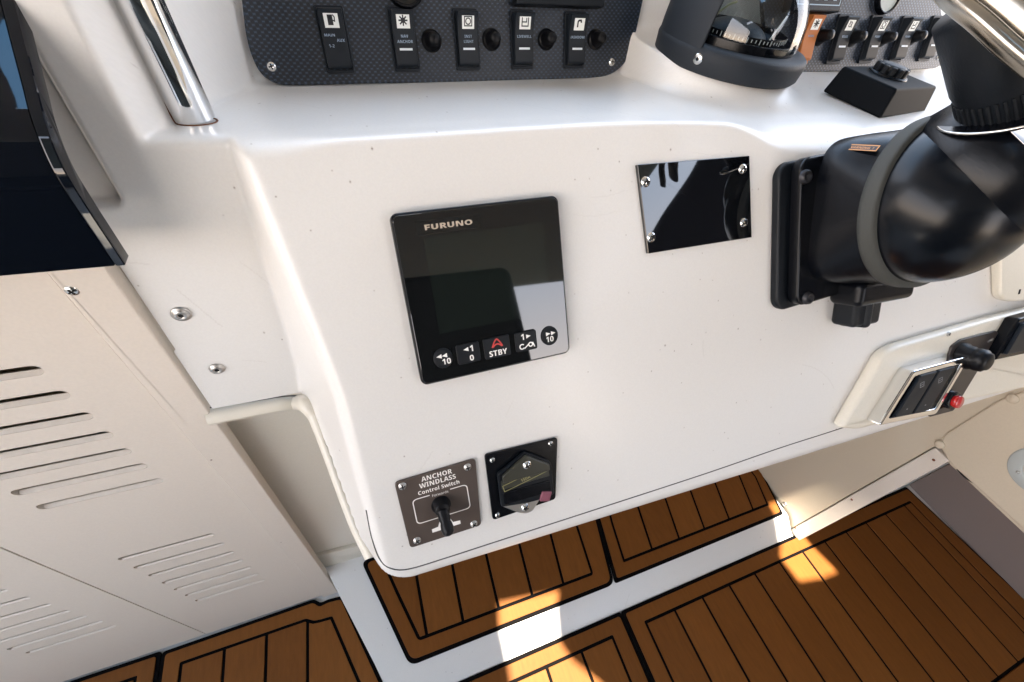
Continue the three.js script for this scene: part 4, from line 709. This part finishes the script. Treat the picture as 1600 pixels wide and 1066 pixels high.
  const sq = shapeOf(PAN, [[1593, 456]], 0.009, k4)[0]; part(f, 'screw_slot', rbox(0.003, 0.0055, 0.001, 0.0004, sq[0], sq[1], 0.009), M.dark);
}

// ------------------------------------------------------------------ starboard side under the console
{
  const t = thing('lower_bulkhead', 'tall beige side panel under the right end of the console', 'bulkhead', V(0.82, 0, -0.12));
  worldPart(t, 'panel', rbox(0.012, 0.56, 0.40, 0.001, 0.8275, 0.275, -0.2615), M.beige);
  worldPart(t, 'fastener', new THREE.SphereGeometry(0.0055, 14, 10).scale(0.6, 1, 1).translate(...onX(1226, 788, 0.8195).toArray()), M.steelDull);
  const p = thing('corner_post', 'narrow beige corner trim with three small screws beside the sunlit step', 'trim strip', V(0.83, 0, -0.05));
  worldPart(p, 'strip', rbox(0.016, 0.383, 0.0245, 0.0022, 0.8275, 0.1885, -0.0475), M.door);
  for (const [px, py] of [[1243, 825], [1331, 781], [1459, 719]]) { const P = onX(px, py, 0.8195); worldPart(p, 'screw', new THREE.SphereGeometry(0.0022, 12, 8).scale(0.4, 1, 1).translate(P.x, P.y, P.z), M.rust); }
  // moulded locker front with cap plugs and a round vent
  const f = thing('storage_locker', 'beige moulded locker front with cap plugs and a round vent at the right edge', 'locker', V(0.83, 0.38, 0.2));
  const yz = (a, b) => { const P = onX(a, b, 0.8175); return [-P.z, P.y]; };
  const sh = roundPoly([yz(1468, 697), yz(1474, 680), yz(1560, 625), yz(1592, 614), [0.05, 0.62], [-0.7, 0.62], [-0.7, 0.365], yz(1600, 828), yz(1484, 724)], [0.006, 0.01, 0.02, 0.02, 0.01, 0.01, 0.01, 0.005, 0.004]);
  const sg = ext(sh, 0.014, 0.003, 8, 3); sg.applyMatrix4(new THREE.Matrix4().makeBasis(V(0, 0, -1), V(0, 1, 0), V(1, 0, 0)));
  worldPart(f, 'panel', sg.translate(0.8172, 0, 0), M.beige);
  for (const [px, py] of [[1468, 692], [1582, 620]]) { const P = onX(px, py, 0.8165); worldPart(f, 'cap_plug', new THREE.SphereGeometry(0.0068, 20, 12).scale(0.45, 1, 1).translate(P.x, P.y - 0.002, P.z + 0.002), M.beige); }
  worldPart(f, 'underside', rbox(0.40, 0.012, 0.78, 0.002, 1.032, 0.374, 0.33), M.beige);
  worldPart(f, 'top', rbox(0.40, 0.014, 0.78, 0.002, 1.032, 0.612, 0.33), M.beige);
  const vq = onX(1634, 741, 0.8165);
  worldPart(f, 'vent_ring', latheZ([[0.020, 0.001], [0.022, 0.004], [0.034, 0.003], [0.036, 0]], 48).rotateY(-Math.PI / 2).translate(vq.x, vq.y, vq.z), std([0.42, 0.44, 0.42], 0.5));
  { const P = onX(1591, 738, 0.8125); worldPart(f, 'vent_screw', new THREE.SphereGeometry(0.0022, 12, 8).translate(P.x, P.y, P.z), M.steelDull); }
  // gap below: liner of the hull side
  const l = thing('hull_liner', 'grey mauve hull side lining beyond the teak floor at lower right', 'hull lining', V(1.22, 0, 0.2));
  worldPart(l, 'lower_lining', rbox(0.02, 0.132, 1.3, 0.004, 1.2425, 0.06, 0.60).rotateY(0), M.liner);
  worldPart(l, 'upper_lining', rbox(0.02, 0.60, 1.3, 0.004, 1.2465, 0.43, 0.60), M.beige);
  worldPart(l, 'forward_lining', rbox(0.45, 0.75, 0.02, 0.003, 1.06, 0.37, -0.068), M.beige);
  const cb = thing('dark_streak', 'short dark strap showing in the gap under the locker front', 'dark_mark', onX(1520, 752, 0.85));
  worldPart(cb, 'streak', tube([[1496, 733], [1510, 747], [1528, 758], [1545, 770]].map(([a, b]) => onX(a, b, 0.826)), 0.0016, 30, 8), M.dark);  // thin dark tube in the gap under the locker front
}

// ------------------------------------------------------------------ behind and around: what shades, closes and is mirrored
{
  const white = M.gel;
  const fw = thing('unseen_forward_bulkhead', 'unseen bulkhead behind doors and console, placed to keep sky light out', 'bulkhead', V(0, 0, -0.62));  // out of view, keeps sky light from leaking in from forward
  worldPart(fw, 'wall', rbox(3.2, 1.0, 0.03, 0.004, 0, 0.26, -0.62), M.beige);
  worldPart(fw, 'cabin_side', rbox(0.02, 0.86, 0.345, 0.002, -0.655, 0.33, -0.4425), M.beige);
  worldPart(fw, 'cabin_side', rbox(0.02, 0.86, 0.28, 0.002, -0.145, 0.33, -0.465), M.beige);
  worldPart(fw, 'cabin_ceiling', rbox(0.52, 0.012, 0.335, 0.002, -0.400, 0.748, -0.4385), M.beige);  // unseen cabin walls keep the space behind the slots dark
  worldPart(fw, 'dash_top', rbox(3.2, 0.03, 1.6, 0.004, 0, 0.86, -1.36), white);
  const cm = thing('cockpit_coaming', 'white cockpit sides and aft wall of the boat', 'coaming', V(0, 0, 1));
  worldPart(cm, 'port_side', rbox(0.06, 1.05, 3.4, 0.02, -1.6, 0.22, 1.2), white);
  worldPart(cm, 'starboard_side', rbox(0.06, 1.05, 3.4, 0.02, 1.42, 0.22, 1.2), white);
  worldPart(cm, 'transom', rbox(3.1, 1.0, 0.06, 0.02, -0.08, 0.2, 2.85), white);
  const bn = thing('unseen_aft_bench', 'beige cushioned bench out of view aft, placed to be mirrored in the black hatch', 'bench', V(0, 0, 2.5));  // out of view, gives the hatch a beige surface to mirror
  worldPart(bn, 'base', rbox(2.6, 0.36, 0.5, 0.03, -0.1, 0.17, 2.5), white);
  worldPart(bn, 'cushion', rbox(2.5, 0.1, 0.48, 0.04, -0.1, 0.42, 2.5), M.beige);
  worldPart(bn, 'backrest', rbox(2.5, 0.4, 0.12, 0.05, -0.1, 0.66, 2.74), M.beige);
  const ch = thing('unseen_dark_bench', 'dark bench form out of view behind the camera, placed to darken the display reflection', 'bench', V(-0.1, 0, 1.0));  // out of view, blocks the sky mirrored in the left of the display
  const cloth = std([0.012, 0.017, 0.018], 0.75);
  worldPart(ch, 'pedestal', rbox(0.9, 0.5, 0.4, 0.03, -0.05, 0.24, 1.05), cloth);
  worldPart(ch, 'cushion', rbox(1.20, 0.12, 0.5, 0.05, -0.06, 0.56, 1.0), cloth);
  worldPart(ch, 'backrest', rbox(1.20, 0.84, 0.12, 0.05, -0.06, 1.02, 1.24), cloth);
  const cu = thing('unseen_side_sheet', 'dark navy sheet out of view to starboard, placed to darken the blank plate reflection', 'unseen_sheet', V(1.4, 0.7, 0.6));
  { const s2 = roundPoly([[-0.05, 0.72], [-2.4, 0.72], [-2.4, 1.46], [-1.7, 1.50], [-1.35, 1.56], [-1.15, 1.61], [-0.9, 1.64], [-0.72, 1.70], [-0.55, 1.84], [-0.45, 1.88], [-0.05, 1.88]], 0.06), g2 = ext(s2, 0.02, 0.004); g2.applyMatrix4(new THREE.Matrix4().makeBasis(V(0, 0, -1), V(0, 1, 0), V(1, 0, 0))); worldPart(cu, 'canvas', g2.translate(1.37, 0, 0), std([0.012, 0.015, 0.03], 0.9)); }  // unseen sheet, top edge shaped to the dark area mirrored in the plate
  const rt = thing('unseen_hardtop', 'white roof out of view over the helm, openings shaped to place the sun patches', 'roof', V(0, 1.9, 0.6));  // out of view, shades the console and floor
  const YR = 1.9, sh = roundPoly([[-1.9, 1.0], [1.45, 1.0], [1.45, -2.5], [0.25, -2.5], [0.1, -3.3], [-1.9, -3.3]], 0.1);
  const hole = (pts) => { const d = YR / SUN.y; const q = pts.map(([x, z]) => [x + SUN.x * d, -(z + SUN.z * d)]); const p = new THREE.Path(); q.forEach((v, i) => i ? p.lineTo(...v) : p.moveTo(...v)); p.closePath(); sh.holes.push(p); };  // floor patch outline carried up the sun ray to cut the opening
  hole([[0.143, -0.131], [0.134, -0.10], [0.132, -0.045], [0.126, 0.0], [0.122, 0.12], [0.33, 0.12], [0.272, 0.032], [0.240, -0.010], [0.230, -0.041], [0.240, -0.09], [0.256, -0.115]]);
  hole([[0.786, -0.12], [0.774, -0.043], [0.748, -0.021], [0.752, 0.030], [0.785, 0.036], [0.806, 0.041], [0.853, 0.043], [0.838, -0.02], [0.832, -0.12]]);
  hole([[-1.22, 1.08], [-0.70, 1.03], [-0.66, 1.27], [-1.25, 1.34]]);  // lets sun onto the port floor that the hatch mirrors
  worldPart(rt, 'roof_panel', flatSlab(sh, YR + 0.004, YR + 0.02), M.gel);
  worldPart(rt, 'headliner', flatSlab(sh, YR, YR + 0.0035), std([0.36, 0.30, 0.25], 0.8));  // unseen lining, brown tone chosen to darken overhead reflections
  for (const [x, z] of [[-1.55, -0.9], [1.4, -0.9], [-1.55, 2.3], [1.4, 2.3]]) worldPart(rt, 'post', new THREE.CylinderGeometry(0.03, 0.03, 1.3, 20).translate(x, 1.26, z), M.steel);
}
renderer.render(scene, camera);
